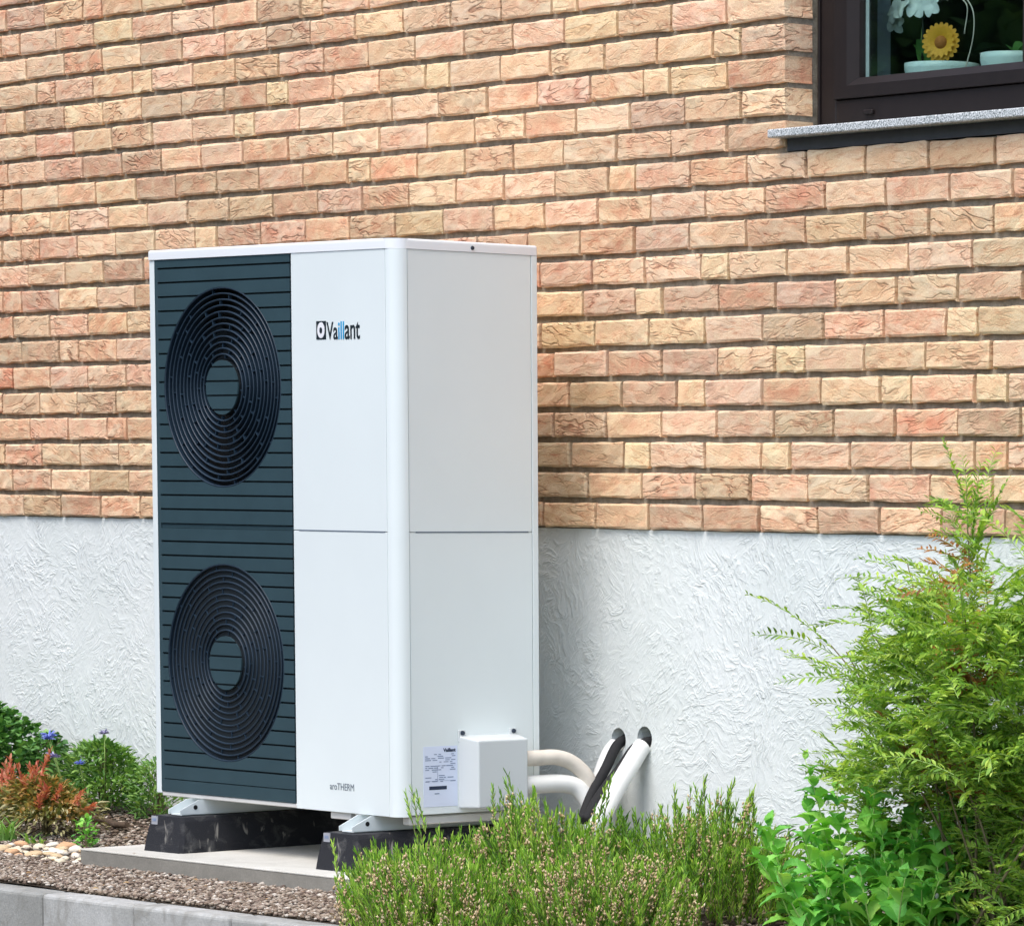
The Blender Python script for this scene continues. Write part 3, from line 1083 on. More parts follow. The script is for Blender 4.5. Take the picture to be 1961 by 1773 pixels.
ger = tag(empty('gerbera', (2.215, 1.055, 1.96)), 'yellow gerbera bloom with an orange heart behind the pane', 'flower')
tube('flower_stem', spline([(-0.03, 0.02, -0.01), (-0.022, 0.015, 0.03), (0, 0.012, 0.072)]), 0.0025, M['green_stem'], ger, 8)
hd = empty('flower_head')
hd.parent = ger
hd.location = (0, 0, 0.072)
hd.rotation_euler = (R(84), 0, R(30))
pv = mesh_from(*petal_vf(0.038, 0.019, 0.05, 4), 'petal')
pv.materials.append(M['petal_yellow'])
for ring_, n_, s in ((0, 21, 1.0), (1, 16, 0.78)):
    for k in range(n_):
        pe = bpy.data.objects.new('petal', pv)
        COL.objects.link(pe)
        pe.parent = hd
        a = 360 / n_ * k + ring_ * 9
        pe.location = (0.014 * -math.sin(R(a)), 0.014 * math.cos(R(a)), 0.003 * ring_)
        pe.rotation_euler = (R(4 + 12 * ring_), 0, R(a))
        pe.scale = (s, s, s)
lathe('flower_heart', [(0.0, 0.011), (0.009, 0.010), (0.017, 0.005), (0.019, 0.0), (0.0, -0.002)], M['flower_core'], hd, 20)

ring_o = tag(empty('wire_loop', (2.27, 1.07, 1.95)), 'thin pale curled twig looping above the wide aqua bowl', 'twig')
tube('loop', spline([(0.02, 0.0, 0.0), (0.055, 0, 0.09), (0.052, 0, 0.16), (0.0, 0, 0.205), (-0.05, 0, 0.19), (-0.02, 0, 0.20), (0.03, 0, 0.17), (0.02, 0, 0.10)]), 0.0018, M['pipe_beige'], ring_o, 6)
hp = tag(empty('green_houseplant', (2.49, 1.09, 1.955)), 'low green houseplant in the right aqua bowl', 'houseplant')
for ax, az, s in ((60, 80, 0.8), (110, 70, 0.7), (250, 55, 0.8), (310, 70, 1.0), (10, 45, 0.7)):
    lf = bpy.data.objects.new('leaf', glv)
    COL.objects.link(lf)
    lf.parent = hp
    lf.location = (0, 0, 0.012)
    lf.rotation_euler = (R(az * 0.6), 0, R(ax))
    lf.scale = (s,) * 3

# ------------------------------------------------------------------ heat pump
UW, UD, UH = 1.134, 0.486, 1.529
hpump = tag(empty('heat_pump', (0, 0, 0), UA), 'tall white outdoor heat pump with two round dark fan grilles one above the other', 'heat pump')


def arc(cx, cy, r, a0, a1, n):
    return [(cx + r * math.cos(R(a0 + (a1 - a0) * i / n)), cy + r * math.sin(R(a0 + (a1 - a0) * i / n))) for i in range(n + 1)]


box('casing', 0.006, 1.122, 0.030, UD - 0.006, 0.0, 1.5015, M['white'], hpump, 0.002)
box('edge_strip', 0.002, 0.0275, 0.004, 0.0295, 0.001, 1.5015, M['white'], hpump, 0.003, 2)
box('bottom_rail', 0.028, 0.672, 0.006, 0.0295, -0.006, 0.0065, M['base_steel'], hpump, 0.002)
SE = 0.0012
box('front_panel', 0.6745, 1.0915, 0.002, 0.0295, 0.7555, 1.5015, M['white'], hpump, SE, 2)
box('front_panel', 0.6745, 1.0915, 0.002, 0.0295, -0.006, 0.7535, M['white'], hpump, SE, 2)
box('panel_joint', 0.700, 1.083, 0.0012, 0.0022, 0.7532, 0.7560, M['seam'], hpump)
bm = bmesh.new()
prism(bm, [(1.0935, 0.0295)] + [(1.0935, 0.002)] + arc(UW - 0.0405, 0.0425, 0.0405, -90, 0, 10) + [(UW - 0.03, 0.0425)], -0.006, 1.5015)
cp = bm_mesh('corner_profile', bm, M['white'], hpump)
for p in cp.data.polygons:
    p.use_smooth = True
cp.data.set_sharp_from_angle(angle=R(32))
box('side_panel', 1.1225, UW - 0.002, 0.0455, 0.4625, 0.7555, 1.5015, M['white'], hpump, SE, 2)
box('side_panel', 1.1225, UW - 0.002, 0.0455, 0.4625, -0.002, 0.7535, M['white'], hpump, SE, 2)
box('panel_joint', UW - 0.0022, UW - 0.0012, 0.066, 0.45, 0.7530, 0.7562, M['seam'], hpump)
box('rear_profile', 1.1225, UW - 0.001, 0.4645, UD - 0.002, -0.002, 1.5015, M['white'], hpump, SE, 2)

bm = bmesh.new()
outline = arc(UW - 0.046, 0.046, 0.046, -90, 0, 12) + arc(UW - 0.006, UD - 0.006, 0.006, 0, 90, 3) + arc(0.006, UD - 0.006, 0.006, 90, 180, 3) + arc(0.008, 0.008, 0.008, 180, 270, 4)
prism(bm, outline, 1.502, UH)
top_e = [e for e in bm.edges if all(abs(v.co.z - UH) < 1e-5 for v in e.verts)]
bmesh.ops.bevel(bm, geom=top_e, offset=0.008, segments=4, affect='EDGES', profile=0.6)
lid = bm_mesh('lid', bm, M['lid'], hpump)
for p in lid.data.polygons:
    p.use_smooth = True
lid.data.set_sharp_from_angle(angle=R(32))
cb = bmesh.new()
bmesh.ops.create_cone(cb, cap_ends=True, segments=14, radius1=0.006, radius2=0.005, depth=0.003, matrix=Matrix.Translation((UW + 0.001, 0.262, 1.513)) @ Matrix.Rotation(R(90), 4, 'Y'))
bm_mesh('screw', cb, M['screw'], lid)

# dark grille: backing plate, slats cut round the fans, two ring guards
GX0, GX1 = 0.028, 0.6725
FANX, FANR = 0.3455, 0.2760
FANZ = (1.144, 0.381)


def outside_plate(bm, x0, x1, z0, z1, y, yb, step=0.009, circles=None):
    """front face of a rectangle minus the fan circles, plus its rim back to yb"""
    circles = circles if circles is not None else [(FANX, zc, FANR) for zc in FANZ]
    xs = {x0, x1}
    for cx, cz, r in circles:
        if z1 > cz - r and z0 < cz + r:
            n = int(2 * r / step)
            for i in range(n + 1):
                x = cx - r * math.cos(math.pi * i / n)
                if x0 < x < x1:
                    xs.add(round(x, 6))
            for zz in (z0, z1):
                d = r * r - (zz - cz) ** 2
                if d > 0:
                    for sgn in (-1, 1):
                        x = cx + sgn * math.sqrt(d)
                        if x0 < x < x1:
                            xs.add(round(x, 6))
    xs = sorted(xs)
    cache = {}

    def vert(x, z):
        k = (round(x, 5), round(z, 5))
        if k not in cache:
            cache[k] = bm.verts.new((x, y, z))
        return cache[k]

    def spans(x):
        """free spans in z at x, lowest first"""
        s = [(z0, z1)]
        for cx, cz, r in circles:
            d = r * r - (x - cx) ** 2
            if d <= 0:
                continue
            h = math.sqrt(d)
            o = []
            for a, b in s:
                if cz + h <= a or cz - h >= b:
                    o.append((a, b))
                else:
                    o.append((a, max(a, min(b, cz - h))))
                    o.append((max(a, min(b, cz + h)), b))
            s = o
        return s
    for a, b in zip(xs[:-1], xs[1:]):
        if b - a < 1e-5:
            continue
        mid = spans((a + b) / 2)
        for q in mid:
            if q[1] - q[0] < 2e-4:
                continue
            low = q[0] == z0
            full = low and q[1] == z1
            def end(x):
                if full:
                    return z0, z1
                for cx, cz, r in circles:
                    d = r * r - (x - cx) ** 2
                    h = math.sqrt(d) if d > 0 else 0
                    if abs(x - cx) <= r + 1e-6 and cz - r < z1 and cz + r > z0:
                        return (z0, max(z0, min(z1, cz - h))) if low else (max(z0, min(z1, cz + h)), z1)
                return z0, z1
            la, ha = end(a)
            lb, hb = end(b)
            vs = [vert(a, la), vert(b, lb), vert(b, hb), vert(a, ha)]
            u = []
            for v in vs:
                if v not in u:
                    u.append(v)
            if len(u) >= 3:
                try:
                    bm.faces.new(u)
                except ValueError:
                    pass
    bnd = [e for e in bm.edges if len(e.link_faces) == 1 and all(abs(v.co.y - y) < 1e-6 for v in e.verts)]
    ret = bmesh.ops.extrude_edge_only(bm, edges=bnd)
    for v in ret['geom']:
        if isinstance(v, bmesh.types.BMVert):
            v.co.y = yb


bm = bmesh.new()
outside_plate(bm, GX0, GX1, 0.0065, 1.5015, 0.0125, 0.0285)
plate = bm_mesh('grille_plate', bm, M['grille_back'], hpump)
bm = bmesh.new()
bx(bm, GX0, GX0 + 0.014, 0.0035, 0.0125, 0.0075, 1.5005, 0.001)
bm_mesh('grille_border', bm, M['slat'], plate)
SX0, SX1 = GX0 + 0.0145, GX1 - 0.0065
P = 0.03945
zlines = [1.5005] + [1.4768 - P * i for i in range(19)] + [0.7535]
zl2 = [0.7535] + [0.716 - 0.0395 * i for i in range(18)] + [0.0075]
GAP = 0.0052
bounds = []
for i in range(len(zlines) - 1):
    bounds.append((zlines[i + 1] + (GAP / 2 if i < 18 else 0.0005), zlines[i] - (GAP / 2 if i > 0 else 0)))
for i in range(len(zl2) - 1):
    bounds.append((zl2[i + 1] + (GAP / 2 if i < 17 else 0.0), zl2[i] - (GAP / 2 if i > 0 else 0.0005)))
for z0, z1 in bounds:
    if z1 - z0 < 0.003:
        continue
    yf = 0.0035 if z1 - z0 > 0.02 or z0 > 1.4 else 0.0085
    bm = bmesh.new()
    outside_plate(bm, SX0, SX1, z0, z1, yf, 0.0124)
    if len(bm.faces) == 0:
        bm.free()
        continue
    # a slat cut in two by a fan opening becomes two slats
    left = set(bm.faces)
    isl = []
    while left:
        st = [left.pop()]
        grp = set(st)
        while st:
            f = st.pop()
            for e_ in f.edges:
                for g_ in e_.link_faces:
                    if g_ in left:
                        left.discard(g_)
                        grp.add(g_)
                        st.append(g_)
        isl.append(grp)
    for grp in isl:
        ids, V_, F_ = {}, [], []
        for f in grp:
            q = []
            for v in f.verts:
                if v.index == -1 or v not in ids:
                    ids[v] = len(V_)
                    V_.append(v.co[:])
                q.append(ids[v])
            F_.append(q)
        if len(V_) > 5:
            me_ = mesh_from(V_, F_, 'slat')
            b_ = bmesh.new()
            b_.from_mesh(me_)
            bmesh.ops.recalc_face_normals(b_, faces=b_.faces)
            b_.to_mesh(me_)
            b_.free()
            link_mesh('slat', me_, M['slat'], plate)
    bm.free()

RATIO = [0.935, 0.875, 0.817, 0.755, 0.693, 0.635, 0.573, 0.510, 0.450, 0.390, 0.332]
HUB = 0.272


def ring_vf(r, t, y0, y1, n=96):
    V, F = [], []
    for k in range(n):
        a = 2 * math.pi * k / n
        c, s = math.cos(a), math.sin(a)
        V += [((r + t / 2) * c, y0 + 0.0012, (r + t / 2) * s), ((r + t * 0.2) * c, y0, (r + t * 0.2) * s), ((r - t * 0.2) * c, y0, (r - t * 0.2) * s),
              ((r - t / 2) * c, y0 + 0.0012, (r - t / 2) * s), ((r - t / 2) * c, y1, (r - t / 2) * s), ((r + t / 2) * c, y1, (r + t / 2) * s)]
    for k in range(n):
        a, b = k * 6, ((k + 1) % n) * 6
        for j in range(6):
            j2 = (j + 1) % 6
            F.append((a + j, a + j2, b + j2, b + j))
    return np.array(V), np.array(F)


for fi, zc in enumerate(FANZ):
    its = []
    for i, q in enumerate(RATIO):
        dish = 0.006 + 0.003 * math.sin(math.pi * (q - 0.33) / 0.6)
        its.append(ring_vf(q * FANR, 0.0045, dish, dish + 0.013))
    its.append(ring_vf(0.992 * FANR, 0.0045, 0.0032, 0.030))
    V, F = join_vf(its)
    g = link_mesh('fan_guard', np_mesh('fan_guard', V, F), M['ring'], hpump, (FANX, 0, zc))
    for p in g.data.polygons:
        p.use_smooth = False
    # short links between neighbouring rings, stepping round in a spiral
    bm = bmesh.new()
    rr_ = [0.985] + RATIO + [HUB * 1.06]
    for i in range(len(rr_) - 1):
        r0, r1 = rr_[i + 1] * FANR, rr_[i] * FANR
        nlink = 8
        base_a = 100 + i * 19 + (9 if i % 3 == 1 else 0)
        for k in range(nlink):
            a = R(base_a + 360 / nlink * k)
            mm = Matrix.Rotation(-a, 4, 'Y')
            n0 = len(bm.verts)
            bm2 = bmesh.new()
            bx(bm2, r0, r1, 0.009, 0.018, -0.0016, 0.0016)
            bmesh.ops.transform(bm2, matrix=mm, verts=bm2.verts)
            tmp = bpy.data.meshes.new('t')
            bm2.to_mesh(tmp)
            bm2.free()
            bm.from_mesh(tmp)
            bpy.data.meshes.remove(tmp)
    o = bm_mesh('guard_link', bm, M['ring'], g)
    o['kind'] = 'stuff'
    # hub with its own slats
    hr = HUB * FANR
    lathe_v = []
    hub = bmesh.new()
    bmesh.ops.create_cone(hub, cap_ends=True, segments=48, radius1=hr * 1.02, radius2=hr * 0.985, depth=0.024, matrix=Matrix.Translation((0, 0.0205, 0)) @ Matrix.Rotation(R(90), 4, 'X'))
    hubo = bm_mesh('guard_hub', hub, M['grille_back'], g)
    for z0, z1 in bounds:
        a, b = z0 - zc, z1 - zc
        if b < -hr + 0.003 or a > hr - 0.003:
            continue
        a, b = max(a, -hr), min(b, hr)
        n = 10
        Lx, Rx = [], []
        for k in range(n + 1):
            z = a + (b - a) * k / n
            h = math.sqrt(max(0.0, hr * hr - z * z))
            Lx.append((-h, z))
            Rx.append((h, z))
        poly = [p_ for p_ in Rx if True] + [p_ for p_ in Lx[::-1]]
        clean = []
        for p_ in poly:
            if not clean or (abs(p_[0] - clean[-1][0]) + abs(p_[1] - clean[-1][1])) > 1e-5:
                clean.append(p_)
        hb = bmesh.new()
        f_ = [hb.verts.new((x, 0.0035, z)) for x, z in clean]
        bk = [hb.verts.new((x, 0.0084, z)) for x, z in clean]
        hb.faces.new(f_)
        for k in range(len(clean)):
            hb.faces.new((f_[k], bk[k], bk[(k + 1) % len(clean)], f_[(k + 1) % len(clean)]))
        bm_mesh('hub_slat', hb, M['slat'], g)
    # shroud and the fan behind, at rest
    sh = bmesh.new()
    V, F = [], []
    n = 64
    for yy, r in ((0.0290, FANR * 0.99), (0.12, FANR * 0.95)):
        for k in range(n):
            a = 2 * math.pi * k / n
            V.append((r * math.cos(a), yy, r * math.sin(a)))
    for k in range(n):
        F.append((k, (k + 1) % n, n + (k + 1) % n, n + k))
    F2 = F + [tuple(range(n, 2 * n))]
    sh.free()
    me = mesh_from(V, F2, 'fan_shroud')
    link_mesh('fan_shroud', me, M['dark'], hpump, (FANX, 0, zc))
    fb = bmesh.new()
    bmesh.ops.create_cone(fb, cap_ends=True, segments=24, radius1=0.06, radius2=0.055, depth=0.05, matrix=Matrix.Translation((0, 0.07, 0)) @ Matrix.Rotation(R(90), 4, 'X'))
    for k in range(3):
        a0 = 120 * k + 25 * fi
        vs = []
        for rr2, sweep, half in ((0.055, 0, 22), (0.15, 14, 26), (0.245, 34, 24)):
            for e, yy in ((-half, 0.088), (half, 0.05)):
                a = R(a0 + sweep + e)
                vs.append(fb.verts.new((rr2 * math.cos(a), yy, rr2 * math.sin(a))))
        fb.faces.new((vs[0], vs[1], vs[3], vs[2]))
        fb.faces.new((vs[2], vs[3], vs[5], vs[4]))
    bm_mesh('fan_rotor', fb, M['grille_back'], hpump, loc=(FANX, 0, zc))
# the casing has real room behind the guards
casing = [o for o in hpump.children if o.name.startswith('casing')][0]
for zc in FANZ:
    cb = bmesh.new()
    bmesh.ops.create_cone(cb, cap_ends=True, segments=48, radius1=FANR * 0.999, radius2=FANR * 0.999, depth=0.2, matrix=Matrix.Translation((FANX, 0.03, zc)) @ Matrix.Rotation(R(90), 4, 'X'))
    cut = bm_mesh('cutter', cb, None, hpump)
    md = casing.modifiers.new('hole', 'BOOLEAN')
    md.object = cut
    md.solver = 'EXACT'
    dg = bpy.context.evaluated_depsgraph_get()
    nm = bpy.data.meshes.new_from_object(casing.evaluated_get(dg))
    casing.modifiers.clear()
    casing.data = nm
    bpy.data.objects.remove(cut, do_unlink=True)


# lettering
def text_mesh(name, s, size, mat, parent, loc, rot=(90, 0, 0), width=None, height=None, thick=0.0004, bold=0.0):
    cu = bpy.data.curves.new(name, 'FONT')
    cu.body = s
    cu.size = size
    cu.extrude = thick
    cu.offset = bold
    tmp = bpy.data.objects.new(name, cu)
    COL.objects.link(tmp)
    dg = bpy.context.evaluated_depsgraph_get()
    me = bpy.data.meshes.new_from_object(tmp.evaluated_get(dg))
    bpy.data.objects.remove(tmp, do_unlink=True)
    n = len(me.vertices)
    co = np.empty(n * 3, dtype=np.float32)
    me.vertices.foreach_get('co', co)
    co = co.reshape(-1, 3)
    mn, mxx = co.min(0), co.max(0)
    co[:, 0] -= mn[0]
    if width:
        co[:, 0] *= width / (mxx[0] - mn[0])
    if height:
        co[:, 1] *= height / mxx[1]
    me.vertices.foreach_set('co', co.ravel())
    me.update()
    me.materials.clear()
    o = link_mesh(name, me, mat, parent, loc)
    o.rotation_euler = tuple(R(a) for a in rot)
    return o


logo = empty('brand_logo')
logo.parent = hpump
logo.location = (0.788, 0.0014, 1.268)
logo.scale = (1, 1, 1)
bm = bmesh.new()
bx(bm, 0, 0.043, -0.0005, 0.0004, 0, 0.049, 0.0)
bm_mesh('logo_square', bm, M['logo_dark'], logo)
bm = bmesh.new()
bmesh.ops.create_cone(bm, cap_ends=True, segments=28, radius1=0.0165, radius2=0.0165, depth=0.0006,
                      matrix=Matrix.Translation((0.0215, -0.0007, 0.0245)) @ Matrix.Diagonal((1, 1, 1.28, 1)) @ Matrix.Rotation(R(90), 4, 'X'))
bm_mesh('logo_oval', bm, M['logo_white'], logo)
bm = bmesh.new()
bmesh.ops.create_cone(bm, cap_ends=True, segments=18, radius1=0.0062, radius2=0.0062, depth=0.0006,
                      matrix=Matrix.Translation((0.0215, -0.0012, 0.024)) @ Matrix.Diagonal((1, 1, 1.35, 1)) @ Matrix.Rotation(R(90), 4, 'X'))
bm_mesh('logo_dot', bm, M['logo_dark'], logo)
HT = 0.046
text_mesh('logo_letters', 'Va', 0.06, M['logo_dark'], logo, (0.0455, 0, 0.0), width=0.050, height=HT, bold=0.0007)
text_mesh('logo_letters', 'ill', 0.06, M['logo_blue'], logo, (0.0975, 0, 0.0), width=0.026, height=HT * 1.02, bold=0.0009)
text_mesh('logo_letters', 'ant', 0.06, M['logo_dark'], logo, (0.1265, 0, 0.0), width=0.067, height=HT * 0.96, bold=0.0007)
text_mesh('model_lettering', 'aroTHERM', 0.022, M['grey_letter'], hpump, (0.828, 0.0014, 0.055), width=0.108, height=0.0185, bold=0.0)

# rating label on the side
LX = UW - 0.0019
lab = box('rating_label', LX, LX + 0.0006, 0.085, 0.200, 0.018, 0.181, M['label'], hpump)
text_mesh('label_brand', 'Vaillant', 0.012, M['ink_dark'], lab, (LX + 0.0009, 0.152, 0.1655), rot=(90, 0, 90), width=0.042, height=0.0095, bold=0.0004)
bm = bmesh.new()
rl = random.Random(4)
z = 0.158
while z > 0.085:
    y = 0.091 + (0.03 if z > 0.153 else 0)
    while y < 0.185:
        wd = rl.uniform(0.006, 0.022)
        if rl.random() < 0.62:
            bx(bm, LX + 0.0006, LX + 0.0010, y, min(0.193, y + wd), z, z + 0.0022)
        y += wd + rl.uniform(0.002, 0.010)
    z -= 0.0052
bx(bm, LX + 0.0006, LX + 0.0010, 0.132, 0.133, 0.088, 0.128)
bx(bm, LX + 0.0006, LX + 0.0010, 0.093, 0.194, 0.1285, 0.1291)
bx(bm, LX + 0.0006, LX + 0.0010, 0.093, 0.194, 0.0875, 0.0881)
bx(bm, LX + 0.0006, LX + 0.0010, 0.122, 0.138, 0.052, 0.0545)
bm_mesh('label_print', bm, M['ink'], lab)
bm = bmesh.new()
bx(bm, LX + 0.0006, LX + 0.0011, 0.104, 0.163, 0.064, 0.0735)
bm_mesh('label_bar', bm, M['ink_dark'], lab)

# connection cover on the side
CX0, CX1, CY0, CY1, CZ0, CZ1 = UW - 0.002, UW + 0.085, 0.204, 0.374, 0.014, 0.198
bm = bmesh.new()
b_ = [bm.verts.new(c) for c in ((CX0, CY0 - 0.0, CZ0 - 0.004), (CX0, CY1 + 0.03, CZ0 - 0.004), (CX0, CY1 + 0.03, CZ1 + 0.008), (CX0, CY0 - 0.0, CZ1 + 0.008))]
f_ = [bm.verts.new(c) for c in ((CX1, CY0, CZ0), (CX1, CY1, CZ0), (CX1, CY1, CZ1), (CX1, CY0, CZ1))]
bm.faces.new(f_)
bm.faces.new(b_[::-1])
for k in range(4):
    bm.faces.new((b_[k], b_[(k + 1) % 4], f_[(k + 1) % 4], f_[k]))
es = [e for e in bm.edges if sum(v in f_ for v in e.verts) >= 1]
bmesh.ops.bevel(bm, geom=es, offset=0.005, segments=3, affect='EDGES', profile=0.5)
cover = bm_mesh('connection_cover', bm, M['cover'], hpump)
for yy in (0.214, 0.390):
    t_ = box('cover_tab', UW - 0.002, UW + 0.003, yy - 0.012, yy + 0.012, 0.19, 0.222, M['cover'], cover, 0.001)
    cb = bmesh.new()
    bmesh.ops.create_cone(cb, cap_ends=True, segments=14, radius1=0.0065, radius2=0.0055, depth=0.006, matrix=Matrix.Translation((UW + 0.005, yy, 0.214)) @ Matrix.Rotation(R(90), 4, 'Y'))
    bm_mesh('cover_screw', cb, M['screw'], cover)

# mounting rails under the casing
def flange(bm, x, t, yf, yb, z0, z1, slope):
    pts = [(yf, z0), (yf, z0 + 0.012), (yf + slope, z1), (yb, z1), (yb, z0)]
    a = [bm.verts.new((x, y, z)) for y, z in pts]
    b = [bm.verts.new((x + t, y, z)) for y, z in pts]
    bm.faces.new(a)
    bm.faces.new(b[::-1])
    for k in range(5):
        bm.faces.new((a[k], b[k], b[(k + 1) % 5], a[(k + 1) % 5]))


FOOT = [(0.1675, R(0)), (1.0, R(0))]
for fx in (0.194, 0.990):
    bm = bmesh.new()
    flange(bm, fx - 0.030, 0.003, -0.068, 0.50, -0.047, -0.0075, 0.062)
    flange(bm, fx + 0.027, 0.003, -0.068, 0.50, -0.047, -0.0075, 0.062)
    bx(bm, fx - 0.0265, fx + 0.0265, -0.060, 0.50, -0.0495, -0.0465)
    rail = bm_mesh('mounting_rail', bm, M['white'], hpump)
    for dx in (-0.0305, 0.0305):
        cb = bmesh.new()
        bmesh.ops.create_cone(cb, cap_ends=True, segments=14, radius1=0.0065, radius2=0.0065, depth=0.0016, matrix=Matrix.Translation((fx + dx, -0.018, -0.028)) @ Matrix.Rotation(R(90), 4, 'Y'))
        bm_mesh('rail_hole', cb, M['dark'], rail)
box('base_tray', 0.02, 1.10, 0.035, UD - 0.01, -0.0075, -0.0005, M['base_steel'], hpump)
box('base_lip', 0.815, 0.905, 0.012, 0.030, -0.026, -0.0065, M['base_steel'], hpump, 0.002)
box('side_skirt', 1.085, 1.116, 0.05, UD - 0.012, -0.030, -0.0076, M['base_steel'], hpump, 0.003)

# ------------------------------------------------------------------ rubber feet, slab, kerb wall
for j, (fx, lab_) in enumerate(((0.194, 'black rubber support block under the fan end of the heat pump, dusty with pale smears'),
                                (1.0, 'black rubber support block under the plain white end, half behind green shoots'))):
    p = uw(fx, 0.0)
    e = tag(empty('rubber_foot', (p.x, p.y, -0.1505), UA + R(2.5 if j == 0 else 1)), lab_, 'rubber foot', 'rubber feet under the heat pump')
    bm = bmesh.new()
    sec = [(-0.090, 0.0), (-0.088, 0.030), (-0.076, 0.088), (-0.070, 0.0995), (0.070, 0.0995), (0.076, 0.088), (0.088, 0.030), (0.090, 0.0)]
    y0, y1 = -0.118, 0.50
    rings = []
    for y, s, dz in ((y0, 0.86, 1.0), (y0 + 0.012, 0.96, 1.0), (y0 + 0.045, 1.0, 1.0), (0.0, 1.0, 1.0), (0.25, 1.0, 1.0), (y1 - 0.03, 1.0, 1.0), (y1, 0.93, 1.0)):
        rings.append([bm.verts.new((x * s, y + (0.018 * (z / 0.1) if y < -0.05 else 0), z * dz)) for x, z in sec])
    for a, b in zip(rings[:-1], rings[1:]):
        for k in range(len(sec) - 1):
            bm.faces.new((a[k], a[k + 1], b[k + 1], b[k]))
        bm.faces.new((a[-1], a[0], b[0], b[-1]))
    bm.faces.new(rings[0])
    bm.faces.new(rings[-1][::-1])
    body = bm_mesh('foot_body', bm, M['rubber'], e)
    bm = bmesh.new()
    for k in range(9):      # feet pads under the block
        bx(bm, 0.074, 0.0915, y0 + 0.05 + k * 0.062, y0 + 0.075 + k * 0.062, -0.0008, 0.008)
    bm_mesh('foot_pads', bm, M['rubber'], e)
    box('sticker', -0.060, -0.033, y0 + 0.0135, y0 + 0.0165, 0.070, 0.0985, M['sticker'], e)
    bm = bmesh.new()
    bx(bm, -0.055, -0.038, y0 + 0.0125, y0 + 0.0134, 0.084, 0.092)
    bx(bm, -0.060, -0.050, y0 + 0.0118, y0 + 0.0130, 0.062, 0.0645)
    bx(bm, -0.044, -0.034, y0 + 0.0118, y0 + 0.0130, 0.062, 0.0645)
    bm_mesh('sticker_print', bm, M['ink'], e)

slab = tag(empty('concrete_slab', (0, 0, 0), UA), 'flat pale concrete slab lying under the heat pump and its rubber feet', 'slab')
box('slab_block', SLAB[0] + 0.001, SLAB[1] - 0.001, SLAB[2] + 0.001, SLAB[3] - 0.001, -0.26, -0.156, M['slab_shaded'], slab, 0.002)
box('slab_top', SLAB[0], SLAB[1], SLAB[2], SLAB[3], -0.156, -0.1505, M['slab'], slab, 0.0015)  # thin paler layer: brightness of the lit top put into its colour

kerb = tag(empty('kerb_wall', (0, 0, 0), UA), 'low wall of grey concrete kerb blocks holding back the gravel bed at the bottom left', 'kerb wall')
kx = 0.609 - 0.4235 * 9
rk = random.Random(3)
for k in range(22):
    dz, dy = rk.uniform(-0.003, 0.003), rk.uniform(-0.003, 0.003)
    bm = bmesh.new()
    bx(bm, kx + 0.0015, kx + 0.4235 - 0.0055, KY0 + dy, KY1 + dy, -1.0, -0.1990 + dz, 0.011, 3)
    ob = bm_mesh('kerb_block', bm, M['kerb'], kerb)
    kx += 0.4235
box('kerb_joint', kx - 0.4235 * 22, kx, KY0 + 0.03, KY1 - 0.004, -1.0, -0.208, M['mortar'], kerb)

# ------------------------------------------------------------------ insulated pipes
def wpt(x, y, z):
    return Vector((x, y, z))


pr_ = tag(empty('insulated_pipe', (1.2, 0.6, 0.0)), 'white lower pipe from the cover box bending up into the right wall hole', 'pipe', 'insulated pipes between the heat pump and the wall')
O = Vector((1.2, 0.6, 0.0))
path = [uw(1.185, 0.355, 0.068), uw(1.185, 0.43, 0.068), uw(1.19, 0.52, 0.066), wpt(1.160, 0.650, 0.050), wpt(1.185, 0.672, 0.0), wpt(1.22, 0.655, -0.06), wpt(1.262, 0.628, -0.062),
        wpt(1.279, 0.640, -0.02), wpt(1.270, 0.690, 0.045), wpt(1.260, 0.745, 0.108), wpt(1.251, 0.790, 0.157), wpt(1.249, 0.803, 0.167)]
sp = [q - O for q in spline(path, 8)]
tube('sleeve', sp, [0.0255] * len(sp), M['pipe_white'], pr_, 20)
bp = [wpt(1.250, 0.605, -0.03), wpt(1.238, 0.665, 0.035), wpt(1.234, 0.742, 0.112), wpt(1.243, 0.80, 0.172), wpt(1.243, 0.93, 0.182)]
sp = [q - O for q in spline(bp, 8)]
tube('foam_sleeve', sp, [0.0150] * len(sp), M['foam'], pr_, 16)

pl_ = tag(empty('insulated_pipe', (1.15, 0.6, 0.0)), 'beige weathered upper pipe from the cover box, turning down and up into the left hole', 'pipe', 'insulated pipes between the heat pump and the wall')
O = Vector((1.15, 0.6, 0.0))
path = [uw(1.185, 0.355, 0.140), uw(1.185, 0.43, 0.140), uw(1.185, 0.50, 0.139), wpt(1.150, 0.635, 0.122), wpt(1.163, 0.672, 0.085), wpt(1.170, 0.690, 0.035), wpt(1.168, 0.700, -0.02)]
sp = [q - O for q in spline(path, 8)]
tube('sleeve', sp, [0.0215] * len(sp), M['pipe_beige'], pl_, 18)
path = [wpt(1.165, 0.70, -0.03), wpt(1.150, 0.715, 0.03), wpt(1.132, 0.745, 0.09), wpt(1.118, 0.78, 0.14), wpt(1.110, 0.81, 0.165)]
sp = [q - O for q in spline(path, 8)]
tube('sleeve', sp, [0.020] * len(sp), M['pipe_white'], pl_, 18)
path = [wpt(1.243, 0.600, -0.03), wpt(1.205, 0.66, 0.035), wpt(1.168, 0.735, 0.104), wpt(1.130, 0.80, 0.162), wpt(1.118, 0.85, 0.185)]
sp = [q - O for q in spline(path, 8)]
tube('foam_sleeve', sp, [0.0145] * len(sp), M['foam'], pl_, 16)

